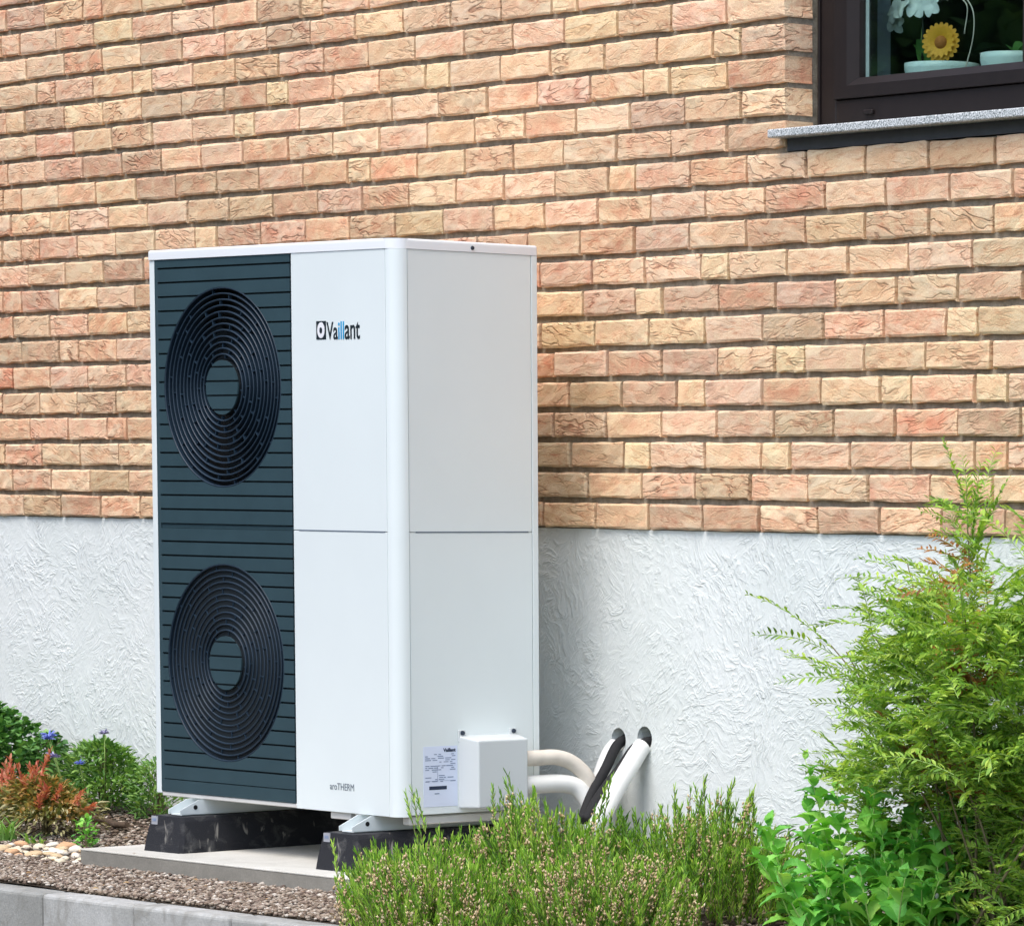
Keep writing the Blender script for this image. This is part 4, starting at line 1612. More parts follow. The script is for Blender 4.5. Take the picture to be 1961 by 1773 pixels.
# ------------------------------------------------------------------ pebbles
pico = bmesh.new()
bmesh.ops.create_icosphere(pico, subdivisions=2, radius=1)
pv0 = np.array([v.co[:] for v in pico.verts])
pf0 = [[v.index for v in f.verts] for f in pico.faces]
pico.free()
pebs = []
for k in range(6):
    f_ = rng.uniform(-1, 1, 3)
    vv = pv0 * (1 + 0.12 * np.sin(pv0 @ rng.normal(size=(3, 3)) * 1.8))
    me = np_mesh('pebble', vv, np.array(pf0), True)
    me.materials.append(M['pebble'])
    pebs.append(me)
placed = []
rp = random.Random(9)
tries = 0
while len(placed) < 80 and tries < 9000:
    tries += 1
    x = rp.uniform(-0.66, -0.055) if rp.random() < 0.93 else rp.uniform(-0.25, 0.0)
    y = rp.uniform(-0.24, 0.03)
    r = rp.uniform(0.008, 0.024)
    if any((x - a) ** 2 + (y - b) ** 2 < (0.8 * (r + c)) ** 2 for a, b, c in placed):
        continue
    placed.append((x, y, r))
    p = uw(x, y)
    o = bpy.data.objects.new('pebble', rp.choice(pebs))
    COL.objects.link(o)
    o.location = (p.x, p.y, ground_z(p.x, p.y) + r * 0.22 + 0.003)
    o.scale = (r * rp.uniform(1.0, 1.6), r * rp.uniform(0.6, 1.0), r * rp.uniform(0.42, 0.7))
    o.rotation_euler = (rp.uniform(-0.3, 0.3), rp.uniform(-0.3, 0.3), rp.uniform(0, 6.28))
    tag(o, 'cream or tan rounded pebble in the scatter beside the left end of the concrete slab', 'pebble', 'cream pebbles left of the slab')

# ------------------------------------------------------------------ plants
def basis(dirs, roll):
    """matrices whose local Y runs along dirs, Z is the leaf's upper side"""
    d = dirs / np.linalg.norm(dirs, axis=1)[:, None]
    up = np.tile([0.0, 0.0, 1.0], (len(d), 1))
    bad = np.abs(d[:, 2]) > 0.95
    up[bad] = [1.0, 0.0, 0.0]
    x = np.cross(d, up)
    x /= np.linalg.norm(x, axis=1)[:, None]
    z = np.cross(x, d)
    c, s = np.cos(roll)[:, None], np.sin(roll)[:, None]
    x2 = x * c + z * s
    z2 = -x * s + z * c
    return np.stack([x2, d, z2], 2)


def leaf_t(kind):
    """small folded leaf, unit length along Y"""
    if kind == 'needle':
        v = [(-0.5, 0, 0), (0.5, 0, 0), (0.42, 0.75, 0.08), (-0.42, 0.75, 0.08), (0.02, 1, 0.02), (-0.02, 1, 0.02)]
        f = [(0, 1, 2, 3), (3, 2, 4, 5)]
    elif kind == 'narrow':
        v = [(0, 0, 0), (-0.5, 0.4, 0.12), (0, 0.42, 0), (0.5, 0.4, 0.12), (-0.34, 0.75, 0.06), (0, 0.76, -0.04), (0.34, 0.75, 0.06), (0, 1, -0.12)]
        f = [(0, 2, 1, 1), (0, 3, 2, 2), (1, 2, 5, 4), (2, 3, 6, 5), (4, 5, 7, 7), (5, 6, 7, 7)]
    else:   # round
        v = [(0, 0, 0), (-0.42, 0.22, 0.10), (0, 0.25, 0), (0.42, 0.22, 0.10), (-0.5, 0.6, 0.12), (0, 0.6, 0.0), (0.5, 0.6, 0.12), (0, 1.0, -0.06)]
        f = [(0, 2, 1, 1), (0, 3, 2, 2), (1, 2, 5, 4), (2, 3, 6, 5), (4, 5, 7, 7), (5, 6, 7, 7)]
    return np.array(v, float), f


def tri(f):
    out = []
    for q in f:
        q = list(dict.fromkeys(q))
        out.append(q[:3])
        if len(q) == 4:
            out.append([q[0], q[2], q[3]])
    return np.array(out)


LT = {k: (leaf_t(k)[0], tri(leaf_t(k)[1])) for k in ('needle', 'narrow', 'round')}


def leaves(kind, pos, dirs, length, width, roll=None):
    n = len(pos)
    tv, tf = LT[kind]
    if roll is None:
        roll = rng.uniform(-0.7, 0.7, n)
    B = basis(dirs, roll)
    S = np.stack([width, length, np.minimum(length, width * 2)], 1)
    return scatter(tv, tf, B * S[:, None, :], pos)


def twig_vf(p0, p1, r0, r1, bend=None, seg=4, n=4):
    """thin bent twigs for arrays of start and end points"""
    N = len(p0)
    if bend is None:
        bend = np.zeros((N, 3))
    t = np.linspace(0, 1, n + 1)
    C = p0[:, None] * (1 - t)[None, :, None] + p1[:, None] * t[None, :, None] + bend[:, None] * (4 * t * (1 - t))[None, :, None]
    d = (p1 - p0) / np.linalg.norm(p1 - p0, axis=1)[:, None]
    ref = np.where(np.abs(d[:, 2:3]) > 0.9, [[1.0, 0, 0]], [[0, 0, 1.0]])
    x = np.cross(d, ref)
    x /= np.linalg.norm(x, axis=1)[:, None]
    y = np.cross(d, x)
    a = 2 * np.pi * np.arange(seg) / seg
    rad = (r0 + (r1 - r0) * t)
    V = C[:, :, None, :] + rad[None, :, None, None] * (np.cos(a)[None, None, :, None] * x[:, None, None, :] + np.sin(a)[None, None, :, None] * y[:, None, None, :])
    V = V.reshape(-1, 3)
    base = (np.arange(N) * (n + 1) * seg)[:, None, None, None]
    i = (np.arange(n) * seg)[None, :, None, None]
    k = np.arange(seg)
    q = np.stack([k, (k + 1) % seg, (k + 1) % seg + seg, k + seg], 1)[None, None]
    F = (base + i + q).reshape(-1, 4)
    return V, F, C


def stuff_part(name, vf, mat, parent, origin, smooth=False):
    V, F = vf
    o = link_mesh(name, np_mesh(name, V - np.array(origin), F, smooth), mat, parent)
    o['kind'] = 'stuff'
    return o


def heath(cx, cy, rx, ry, h, n, label, extra=(), dry=0.2, lean=(0, 0)):
    z0 = -0.2
    e = tag(empty('heath_shrub', (cx, cy, z0)), label, 'shrub', 'low heath shrubs in the bed')
    org = (cx, cy, z0)
    a = rng.uniform(0, 2 * np.pi, n)
    rr = np.sqrt(rng.uniform(0, 1, n))
    tx, ty = cx + rx * rr * np.cos(a), cy + ry * rr * np.sin(a)
    hh = h * (1 - 0.5 * rr ** 2.4) * rng.uniform(0.30, 1.15, n) ** 0.6
    # the surface is lumpy
    for i in range(n):
        hh[i] *= 0.84 + 0.42 * noise.noise(Vector((tx[i] * 7, ty[i] * 7, 1.3)))
    tip = np.stack([tx + rng.normal(0, 0.01, n) + lean[0] * rr, ty + rng.normal(0, 0.01, n), z0 + hh], 1)
    for (ex, ey, ez) in extra:
        tip = np.concatenate([tip, [[ex, ey, ez]]])
    n2 = len(tip)
    out = np.stack([tip[:, 0] - cx, tip[:, 1] - cy, np.zeros(n2)], 1)
    nrm = np.sqrt((out[:, 0] / rx) ** 2 + (out[:, 1] / ry) ** 2)
    dirv = np.stack([out[:, 0] / rx * 0.42 + rng.normal(0, 0.15, n2), out[:, 1] / ry * 0.36 + rng.normal(0, 0.15, n2), np.full(n2, 1.0)], 1)
    dirv /= np.linalg.norm(dirv, axis=1)[:, None]
    L = rng.uniform(0.09, 0.17, n2)
    L = np.minimum(L, (tip[:, 2] - z0) * 0.8 + 0.02)
    base = tip - dirv * L[:, None]
    V, F, C = twig_vf(base, tip, 0.0016, 0.0008, seg=3, n=3)
    stuff_part('stems', (V, F), M['stem'], e, org)
    isdry = rng.uniform(size=n2) < dry
    isdry[n:] = False
    # needles in close whorls, thick towards the tip
    per = 44
    t = np.tile(np.linspace(0.0, 1.0, per), n2)
    idx = np.repeat(np.arange(n2), per)
    drop = isdry[idx] & (t < 0.95) & (t > 0.35) & (rng.uniform(size=len(t)) < 0.8)
    keep = ~drop
    idx, t = idx[keep], t[keep]
    pos = base[idx] + dirv[idx] * (L[idx] * t)[:, None]
    az = rng.uniform(0, 2 * np.pi, len(idx))
    side = np.stack([np.cos(az), np.sin(az), np.zeros(len(az))], 1)
    spread = np.where(t > 0.93, 0.22, 0.48) * rng.uniform(0.7, 1.3, len(t))
    nd = dirv[idx] + side * spread[:, None]
    ln = rng.uniform(0.013, 0.022, len(idx)) * np.where(t > 0.93, 1.25, 1.0)
    wd = rng.uniform(0.0024, 0.0036, len(idx))
    stuff_part('needles', leaves('needle', pos, nd, ln, wd, rng.uniform(0, 6.28, len(idx))), M['heath'], e, org)
    # withered bells up the middle of some shoots
    di = np.where(isdry)[0]
    per = 26
    idx = np.repeat(di, per)
    t = rng.uniform(0.15, 1.0, len(idx))
    pos = base[idx] + dirv[idx] * (L[idx] * t)[:, None] + rng.normal(0, 0.0045, (len(idx), 3))
    s = rng.uniform(0.0020, 0.0038, len(idx))
    Mx = basis(dirv[idx] + rng.normal(0, 0.4, (len(idx), 3)), rng.uniform(0, 6.28, len(idx))) * (s[:, None] * np.array([0.75, 1.9, 0.75]))[:, None, :]
    ov = np.array([(1, 0, 0), (-1, 0, 0), (0, 1, 0), (0, -1, 0), (0, 0, 1.5), (0, 0, -1.5)])
    of = np.array([(0, 2, 4), (2, 1, 4), (1, 3, 4), (3, 0, 4), (2, 0, 5), (1, 2, 5), (3, 1, 5), (0, 3, 5)])
    stuff_part('withered_bells', scatter(ov, of, Mx, pos), M['heath_dry'], e, org)
    return e


heath(1.885, -0.30, 0.235, 0.25, 0.245, 560, 'leftmost heath shrub, green and tan, spilling over the slab corner',
      extra=((1.70, -0.25, 0.115), (1.69, -0.26, 0.10), (1.71, -0.24, 0.10), (1.60, -0.42, -0.02)))
heath(2.08, -0.10, 0.27, 0.25, 0.33, 640, 'middle heath shrub with upright green shoots before the cover box of the pump',
      extra=((1.93, -0.12, 0.165), (1.935, -0.125, 0.14), (1.92, -0.13, 0.11), (1.84, -0.10, 0.12), (2.18, 0.02, 0.155), (2.185, 0.0, 0.14)))
heath(2.15, -0.46, 0.30, 0.22, 0.20, 480, 'front heath shrub full of withered tan bells at the bottom edge of the photo', dry=0.36)
heath(2.33, 0.20, 0.28, 0.26, 0.32, 640, 'rightmost heath shrub, bright green, between the pipes and the leafy perennial',
      extra=((2.30, 0.22, 0.15), (2.38, 0.24, 0.14), (2.42, 0.22, 0.15), (2.20, 0.30, 0.15)))
heath(2.45, -0.22, 0.28, 0.24, 0.26, 460, 'heath shrub with many tan flower heads just left of the leafy perennial', dry=0.4)

# a small dark rosette against the wall
e = tag(empty('dark_groundcover', (1.98, 0.66, -0.19)), 'small blue-green leafy tuft against the white plinth behind the heath', 'plant')
n = 150
az = rng.uniform(0, 6.28, n)
rr = rng.uniform(0, 0.15, n)
pos = np.stack([1.98 + rr * np.cos(az) * 1.6, 0.64 + rr * np.sin(az) * 0.7, -0.19 + rng.uniform(0.02, 0.20, n)], 1)
dd = np.stack([np.cos(az), np.sin(az) * 0.6, rng.uniform(-0.1, 0.9, n)], 1)
stuff_part('foliage', leaves('narrow', pos, dd, rng.uniform(0.03, 0.05, n), rng.uniform(0.010, 0.016, n)), M['dark_leaf'], e, (1.98, 0.66, -0.19))
V, F, _c = twig_vf(np.tile([1.98, 0.64, -0.2], (20, 1)) + rng.normal(0, 0.03, (20, 3)) * [1, 0.6, 0], pos[:20] + [0, 0, 0.01], 0.002, 0.001)
stuff_part('stems', (V, F), M['stem'], e, (1.98, 0.66, -0.19))


# the tall loose shrub at the right
def tall_shrub():
    org = (3.20, 0.40, -0.2)
    e = tag(empty('tall_shrub', org), 'tall loose shrub with feathery narrow-leaved sprays and a few rusty patches at the right edge', 'shrub')
    O = np.array(org)
    S0, S1, LF = [], [], []     # sprays: start, end
    bend = []
    # main limbs
    nl = 26
    p0 = O + rng.normal(0, 0.05, (nl, 3)) * [1, 1, 0]
    az = rng.uniform(0, 2 * np.pi, nl)
    ll = rng.uniform(0.2, 0.58, nl)
    p1 = O + np.stack([ll * np.cos(az), ll * np.sin(az) * 0.6, rng.uniform(0.45, 0.92, nl)], 1)
    p1[:, 1] = np.minimum(p1[:, 1], 0.73)
    p1[0] = O + [-0.22, 0.10, 1.0]
    p1[1] = O + [0.10, 0.05, 1.0]
    V, F, C = twig_vf(p0, p1, 0.0045, 0.0015, bend=rng.normal(0, 0.03, (nl, 3)), seg=6, n=6)
    limb = link_mesh('branches', np_mesh('branches', V - O, F, True), M['stem'], e)
    limb['kind'] = 'stuff'
    # sprays off every limb and filling the crown
    def add(s, d, L, sag):
        q = (s[0] - 2.93) * 0.67 + (s[1] - 0.28) * 0.742
        fw = (s[0] - 2.93) * 0.742 - (s[1] - 0.28) * 0.67
        if s[2] < 0.16 and q < 0.34 and fw > -0.06:      # the perennial's place
            return
        S0.append(s)
        S1.append(s + d / np.linalg.norm(d) * L)
        bend.append([0, 0, sag])
    for i in range(nl):
        for k in range(20):
            t = rng.uniform(0.2, 1.0)
            s = C[i][0] * (1 - t) + C[i][-1] * t
            a = rng.uniform(0, 2 * np.pi)
            add(s, np.array([math.cos(a), math.sin(a) * 0.7, rng.uniform(-0.05, 0.75)]), rng.uniform(0.13, 0.27), 0.02)
    for k in range(1350):
        a = rng.uniform(0, 2 * np.pi)
        zz = rng.uniform(0.0, 0.86)
        rad = (0.40 if zz < 0.5 else 0.40 * (1 - (zz - 0.5) / 0.5)) * math.sqrt(rng.uniform(0.02, 1))
        s = O + np.array([rad * math.cos(a), rad * 0.68 * math.sin(a) - 0.02, zz])
        if k > 560:
            s = O + np.array([rng.uniform(-0.24, 0.26), rng.uniform(-0.3, 0.3), rng.uniform(0.0, 0.78)])
        add(s, np.array([math.cos(a), math.sin(a) * 0.6, rng.uniform(-0.15, 0.5)]), rng.uniform(0.10, 0.19), 0.015)
    # the sprays that reach out to the left over the white wall
    for (x, y, z, L, dz) in ((2.86, 0.50, 0.63, 0.34, 0.06), (2.90, 0.45, 0.57, 0.30, 0.10), (2.92, 0.40, 0.47, 0.34, 0.03), (2.96, 0.42, 0.40, 0.27, 0.0), (2.93, 0.52, 0.30, 0.28, 0.32),
                             (2.90, 0.50, 0.16, 0.30, 0.22), (2.88, 0.50, 0.10, 0.26, -0.04), (2.84, 0.42, 0.03, 0.28, 0.12), (2.84, 0.45, -0.02, 0.30, 0.05), (2.86, 0.48, 0.24, 0.26, 0.1),
                             (2.95, 0.5, 0.70, 0.22, 0.25), (3.0, 0.45, 0.78, 0.24, 0.35), (2.98, 0.52, 0.52, 0.28, 0.02), (2.90, 0.38, 0.20, 0.26, 0.0)):
        for j in range(3):
            add(np.array([x + 0.07 + rng.normal(0, .03), min(0.72, y + rng.normal(0, .03)), z + rng.normal(0, .015)]), np.array([-0.82, -0.25 + 0.2 * j, dz + rng.normal(0, 0.05)]), L * rng.uniform(0.85, 1.05), 0.015)
    for k in range(820):    # the leafy skirt low down, beside and behind the perennial
        if k < 540:
            q, d_, z = rng.uniform(0.12, 0.48), rng.uniform(-0.12, 0.28), rng.uniform(0.0, 0.46)
            if q < 0.24:
                d_ = -abs(d_) * 0.6
        else:
            q, d_, z = rng.uniform(-0.12, 0.28), rng.uniform(-0.34, -0.08), rng.uniform(0.0, 0.42)
        s = np.array([2.945 + 0.67 * q + 0.742 * d_, 0.30 + 0.742 * q - 0.67 * d_, -0.2 + z])
        if s[1] > 0.72:
            continue
        a = rng.uniform(0, 2 * np.pi)
        S0.append(s)
        L_ = rng.uniform(0.09, 0.17)
        v_ = np.array([math.cos(a), math.sin(a) * 0.7, rng.uniform(-0.1, 0.7)])
        S1.append(s + v_ / np.linalg.norm(v_) * L_)
        bend.append([0, 0, 0.012])
    for k in range(16):     # leader at the top left
        t = k / 15
        add(np.array([2.98, 0.52, 0.58 + 0.26 * t]) + rng.normal(0, 0.01, 3), np.array([rng.normal(0, 0.45), rng.normal(0, 0.3), 0.9]), 0.13 + 0.06 * t, 0)
    S0a, S1a, ba = np.array(S0), np.array(S1), np.array(bend)
    S0a[:, 1] = np.minimum(S0a[:, 1], 0.74)
    S1a[:, 1] = np.minimum(S1a[:, 1], 0.76)
    V, F, C = twig_vf(S0a, S1a, 0.0014, 0.0006, bend=ba, seg=3, n=4)
    stuff_part('twigs', (V, F), M['green_stem'], e, org)
    N = len(S0a)
    per = 30
    idx = np.repeat(np.arange(N), per)
    j = np.tile(np.arange(per), N)
    t = (j + 1) / per + rng.uniform(-0.01, 0.01, N * per)
    pos = S0a[idx] * (1 - t)[:, None] + S1a[idx] * t[:, None] + ba[idx] * (4 * t * (1 - t))[:, None]
    d = S1a - S0a
    d /= np.linalg.norm(d, axis=1)[:, None]
    sidev = np.cross(d, [0, 0, 1.0])
    sidev /= np.linalg.norm(sidev, axis=1)[:, None]
    # fans: leaves stand to both sides, tilted forward and somewhat up or down
    tw = rng.uniform(-0.9, 0.9, N)
    upv = np.cross(sidev, d)
    sgn = np.where(j % 2 == 0, 1.0, -1.0)
    sv = sidev[idx] * np.cos(tw)[idx][:, None] + upv[idx] * np.sin(tw)[idx][:, None]
    nd = d[idx] * 0.75 + sv * sgn[:, None] * rng.uniform(0.6, 1.0, len(idx))[:, None] + rng.normal(0, 0.16, (len(idx), 3))
    ln = rng.uniform(0.020, 0.031, len(idx)) * np.where(t > 0.85, 0.7, 1.0)
    wd = ln * rng.uniform(0.26, 0.36, len(idx))
    red = np.zeros(N, bool)
    mid = (S0a + S1a) / 2
    for (x, y, z, r) in ((2.90, 0.45, 0.70, 0.07), (3.15, 0.35, 0.62, 0.09), (3.25, 0.3, 0.48, 0.08), (2.98, 0.40, 0.26, 0.08), (3.05, 0.3, 0.30, 0.07), (2.86, 0.5, 0.13, 0.06), (3.2, 0.3, 0.2, 0.08)):
        red |= (np.linalg.norm(mid - [x, y, z], axis=1) < r * 1.15) & (rng.uniform(size=N) < 0.75)
    r_ = red[idx]
    g = ~r_
    stuff_part('leaves', leaves('narrow', pos[g], nd[g], ln[g], wd[g]), M['shrub'], e, org)
    stuff_part('rusty_leaves', leaves('narrow', pos[r_], nd[r_], ln[r_] * 0.9, wd[r_]), M['shrub_red'], e, org)


tall_shrub()


# leafy perennial: every large leaf an object
def serrate_leaf(seed, teeth=5):
    rr = random.Random(seed)
    V, F = [], []
    n = teeth * 2 + 1
    side = rr.uniform(-0.10, 0.10)
    droop = rr.uniform(0.12, 0.42)
    broad = rr.uniform(0.24, 0.33)
    for i in range(n + 1):
        t = i / n
        wd = broad * (math.sin(math.pi * min(1.0, 0.05 + 0.95 * t) ** 0.8)) ** 1.15 + 0.012
        if i % 2 == 0 and 0 < i < n:
            wd *= 1.18
        z = 0.16 * math.sin(math.pi * t) - droop * t * t
        cx_ = side * t * t
        f = 0.03 if i % 2 == 0 else 0
        V += [(cx_ - wd, t + f, z + wd * 0.45 + rr.uniform(-0.02, 0.02)), (cx_, t, z), (cx_ + wd, t + f, z + wd * 0.45 + rr.uniform(-0.02, 0.02))]
    for i in range(n):
        a = i * 3
        F += [(a, a + 1, a + 4, a + 3), (a + 1, a + 2, a + 5, a + 4)]
    me = mesh_from(V, F, 'leaf')
    me.materials.append(M['broad'])
    return me


def perennial():
    org = Vector((2.945, 0.30, -0.2))
    e = tag(empty('leafy_perennial', org), 'bright green leafy perennial with toothed leaves and a few pale buds at the bottom right', 'plant')
    lms = [serrate_leaf(i) for i in range(9)]
    RG, DP = Vector((0.67, 0.742, 0)), Vector((0.742, -0.67, 0))       # across and out from the house
    spots = []
    for (q, d, h) in ((-0.27, 0.02, 0.30), (-0.235, -0.06, 0.36), (-0.20, 0.08, 0.30), (-0.17, -0.05, 0.50), (-0.13, 0.03, 0.38), (-0.09, -0.08, 0.45), (-0.05, 0.06, 0.34), (-0.02, -0.02, 0.42),
                      (0.02, -0.10, 0.40), (0.05, 0.05, 0.33), (0.09, -0.04, 0.37), (0.12, 0.09, 0.27), (0.15, -0.08, 0.36), (0.18, 0.02, 0.30), (0.22, -0.04, 0.27), (0.26, 0.05, 0.22),
                      (0.29, -0.05, 0.25), (0.24, 0.11, 0.17), (-0.10, 0.13, 0.24), (0.0, 0.14, 0.25), (-0.22, 0.15, 0.2), (0.10, 0.16, 0.2)):
        v = RG * q + DP * d
        spots.append((v.x, v.y, h * 0.92))
        v = RG * (q + rng.uniform(-0.05, 0.05)) + DP * (d + rng.uniform(-0.06, 0.10))
        spots.append((v.x, v.y, h * rng.uniform(0.5, 0.88)))
    rr = random.Random(21)
    nleaf = 0
    bud = bpy.data.meshes.new('bud')
    bb = bmesh.new()
    bmesh.ops.create_icosphere(bb, subdivisions=1, radius=0.0055)
    for v in bb.verts:
        v.co.z *= 1.5
    bb.to_mesh(bud)
    bb.free()
    bud.materials.append(M['pink_petal'])
    for (dx, dy, h) in spots:
        p0 = Vector((dx * 0.75, dy * 0.75, -0.01))
        p1 = Vector((dx * 1.08 + rr.uniform(-0.035, 0.035), dy * 1.08 + rr.uniform(-0.035, 0.035), h * rr.uniform(0.88, 1.06)))
        b = Vector((rr.uniform(-0.02, 0.02), rr.uniform(-0.02, 0.02), 0))
        pts = [p0.lerp(p1, t) + b * 4 * t * (1 - t) for t in [i / 6 for i in range(7)]]
        tube('stem', pts, [0.0034 - 0.0004 * i for i in range(7)], M['green_stem'], e, 6)
        n = max(4, int(h / 0.040))
        a0 = rr.uniform(0, 180)
        for k in range(n + 1):
            t = min(1.0, 0.10 + 0.90 * (k / n) ** 0.85 + rr.uniform(-0.02, 0.02))
            q = p0.lerp(p1, t) + b * 4 * t * (1 - t)
            for s in (0, 180):
                size = (0.044 * (1 - t) ** 0.6 + 0.026 * (1 - t) ** 0.2 + 0.024) * rr.uniform(0.7, 1.25)
                o = bpy.data.objects.new('leaf', rr.choice(lms))
                COL.objects.link(o)
                o.parent = e
                o.location = q
                lift = R(18 + 48 * t ** 2 + rr.uniform(-26, 18))
                az = R(a0 + s + k * 88 + rr.uniform(-30, 30))
                d = Vector((math.cos(az) * math.cos(lift), math.sin(az) * math.cos(lift), math.sin(lift)))
                o.rotation_euler = (Matrix.Rotation(rr.uniform(-0.5, 0.5), 3, d) @ d.to_track_quat('Y', 'Z').to_matrix()).to_euler()
                o.scale = (size * rr.uniform(0.85, 1.1), size, size)
                nleaf += 1
    # beyond 290 leaves the smaller ones are joined
    ls = sorted([o for o in e.children if o.name.split('.')[0] == 'leaf'], key=lambda o: -o.scale[1] * (1 + 1.2 * (o.location.z > 0.1)))
    V, F, off = [], [], 0
    for o in ls[290:]:
        mw = Matrix.LocRotScale(o.location, o.rotation_euler, o.scale)
        for v in o.data.vertices:
            V.append((mw @ v.co)[:])
        for p in o.data.polygons:
            F.append([q + off for q in p.vertices])
        off += len(o.data.vertices)
        bpy.data.objects.remove(o)
    link_mesh('leaves', mesh_from(V, F, 'leaves'), M['broad'], e)['kind'] = 'stuff'
    for (q, d, z) in ((-0.24, 0.05, 0.26), (-0.10, 0.12, 0.22), (0.02, 0.10, 0.30), (0.06, 0.10, 0.18), (-0.16, -0.02, 0.33), (0.0, -0.05, 0.36), (0.16, 0.06, 0.29), (-0.05, -0.08, 0.41), (0.11, 0.12, 0.12)):
        dx, dy = (RG * q + DP * d)[:2]
        o = bpy.data.objects.new('bud', bud)
        COL.objects.link(o)
        o.parent = e
        o.location = (dx, dy, z)
        o.rotation_euler = (rr.uniform(-1, 1), rr.uniform(-1, 1), 0)


perennial()


# left group
def dome_plant(name, label, cx, cy, rx, ry, h, n, kind, llo, lhi, ratio, mat, z0=-0.16, part='foliage', cat='shrub', zmin=0.05, stems=24, limit=YW - 0.03):
    org = (cx, cy, z0)
    e = tag(empty(name, org), label, cat)
    a = rng.uniform(0, 2 * np.pi, n)
    rr = rng.uniform(0.0, 1, n) ** 0.45
    hh = rng.uniform(zmin, 1, n)
    lim = np.sqrt(np.clip(1 - hh ** 2.4, 0.02, 1))
    lump = np.array([0.78 + 0.45 * noise.noise(Vector((math.cos(q) * 2 + cx, math.sin(q) * 2, w_ * 3))) for q, w_ in zip(a, hh)])
    pos = np.stack([cx + rx * rr * lim * np.cos(a) * lump * 1.15, cy + ry * rr * lim * np.sin(a) * lump, z0 + h * hh * (0.85 + 0.3 * lump - 0.2)], 1)
    pos[:, 1] = np.minimum(pos[:, 1], limit)
    dd = np.stack([np.cos(a), np.sin(a) * 0.8, rng.uniform(-0.3, 1.0, n)], 1) + rng.normal(0, 0.35, (n, 3))
    dd[:, 1] = np.where(pos[:, 1] > limit - 0.03, -np.abs(dd[:, 1]), dd[:, 1])
    ln = rng.uniform(llo, lhi, n)
    stuff_part(part, leaves(kind, pos, dd, ln, ln * ratio), mat, e, org)
    top = pos[np.argsort(-pos[:, 2])[:stems * 3:3]]
    b = np.array(org) + (top - np.array(org)) * [0.35, 0.35, 0]
    V, F, _ = twig_vf(b, top, 0.0024, 0.001, seg=4)
    stuff_part('stems', (V, F), M['stem'], e, org)
    return e, pos


dome_plant('round_leaved_shrub', 'dark green shrub with small round leaves against the white plinth at the far left', -1.98, 0.55, 0.30, 0.20, 0.34, 2600, 'round', 0.020, 0.032, 0.85, M['dark_leaf'])
e2, _p = dome_plant('round_leaved_shrub', 'small dark green sprig of round leaves right of the far-left shrub, before the plinth', -1.70, 0.60, 0.15, 0.12, 0.24, 700, 'round', 0.018, 0.028, 0.85, M['dark_leaf'])
sc_, _p = dome_plant('blue_flowered_plant', 'mid green bushy plant with fuzzy blue and lilac flower heads left of the heat pump', -1.36, 0.60, 0.27, 0.14, 0.235, 3200, 'narrow', 0.018, 0.034, 0.34, M['mid_leaf'], cat='plant')


def fuzzy_head(parent, p, r, mat):
    n = 46
    d = rng.normal(size=(n, 3))
    d[:, 2] = np.abs(d[:, 2]) * 0.45
    V, F = leaves('narrow', np.tile(p, (n, 1)), d, rng.uniform(0.7, 1.1, n) * r, np.full(n, r * 0.25))
    o = link_mesh('flower_head', np_mesh('flower_head', V - np.array(parent.location), F), mat, parent)
    return o


V0 = Vector(sc_.location)
for (x, y, z, r, mm) in ((-1.46, 0.47, 0.075, 0.030, 'blue_petal'), (-1.31, 0.40, 0.02, 0.027, 'lilac_petal'), (-1.20, 0.52, 0.095, 0.020, 'lilac_petal'), (-1.18, 0.42, 0.005, 0.020, 'blue_petal'), (-1.43, 0.45, 0.07, 0.024, 'blue_petal')):
    fuzzy_head(sc_, (x, y, z), r, M[mm])
    tube('flower_stem', [Vector((x, y, z)) - V0, Vector((x * 0.7 + V0.x * 0.3, y * 0.7 + V0.y * 0.3, -0.10)) - V0], 0.0016, M['green_stem'], sc_, 5)
# white bud on the far-left shrub's front
wb = tag(empty('white_rose', (-1.78, 0.30, -0.02)), 'single small white bloom in front of the dark round-leaved shrub', 'flower')
fuzzy_head(wb, (-1.78, 0.30, -0.02), 0.016, M['petal_white'])
tube('flower_stem', [(0, 0, 0), (0.01, 0.03, -0.16)], 0.0018, M['green_stem'], wb, 5)

dome_plant('grey_green_weed', 'loose grey-green weed with yellowish stalks beside the left edge of the heat pump', -1.06, 0.63, 0.14, 0.10, 0.21, 800, 'narrow', 0.02, 0.036, 0.26, M['mid_leaf'], cat='plant', z0=-0.18)
dome_plant('low_sprout', 'low yellow-green sprouts seen under the left corner of the heat pump', -0.72, 0.66, 0.26, 0.10, 0.085, 420, 'narrow', 0.015, 0.03, 0.25, M['olive_leaf'], cat='plant', z0=-0.19)

# coppery shrub in front of them
cpx, cpy = -0.93, 0.16
cop, _p = dome_plant('coppery_shrub', 'low shrub with coppery red tips and yellow-olive leaves at the left edge', cpx, cpy, 0.20, 0.16, 0.19, 2400, 'narrow', 0.020, 0.036, 0.36, M['olive_leaf'], z0=-0.195, zmin=0.35)
n = 700
a = rng.uniform(0, 6.28, n)
rr = np.sqrt(rng.uniform(0, 1, n))
pos = np.stack([cpx + 0.21 * rr * np.cos(a), cpy + 0.17 * rr * np.sin(a), -0.19 + rng.uniform(0.01, 0.10, n)], 1)
dd = np.stack([np.cos(a), np.sin(a), rng.uniform(-0.6, 0.4, n)], 1)
ln = rng.uniform(0.018, 0.032, n)
stuff_part('lower_leaves', leaves('narrow', pos, dd, ln, ln * 0.32), M['pale_olive'], cop, tuple(cop.location))  # leaves low on the shrub, grey-olive by their own colour
tips = []
rt = random.Random(5)
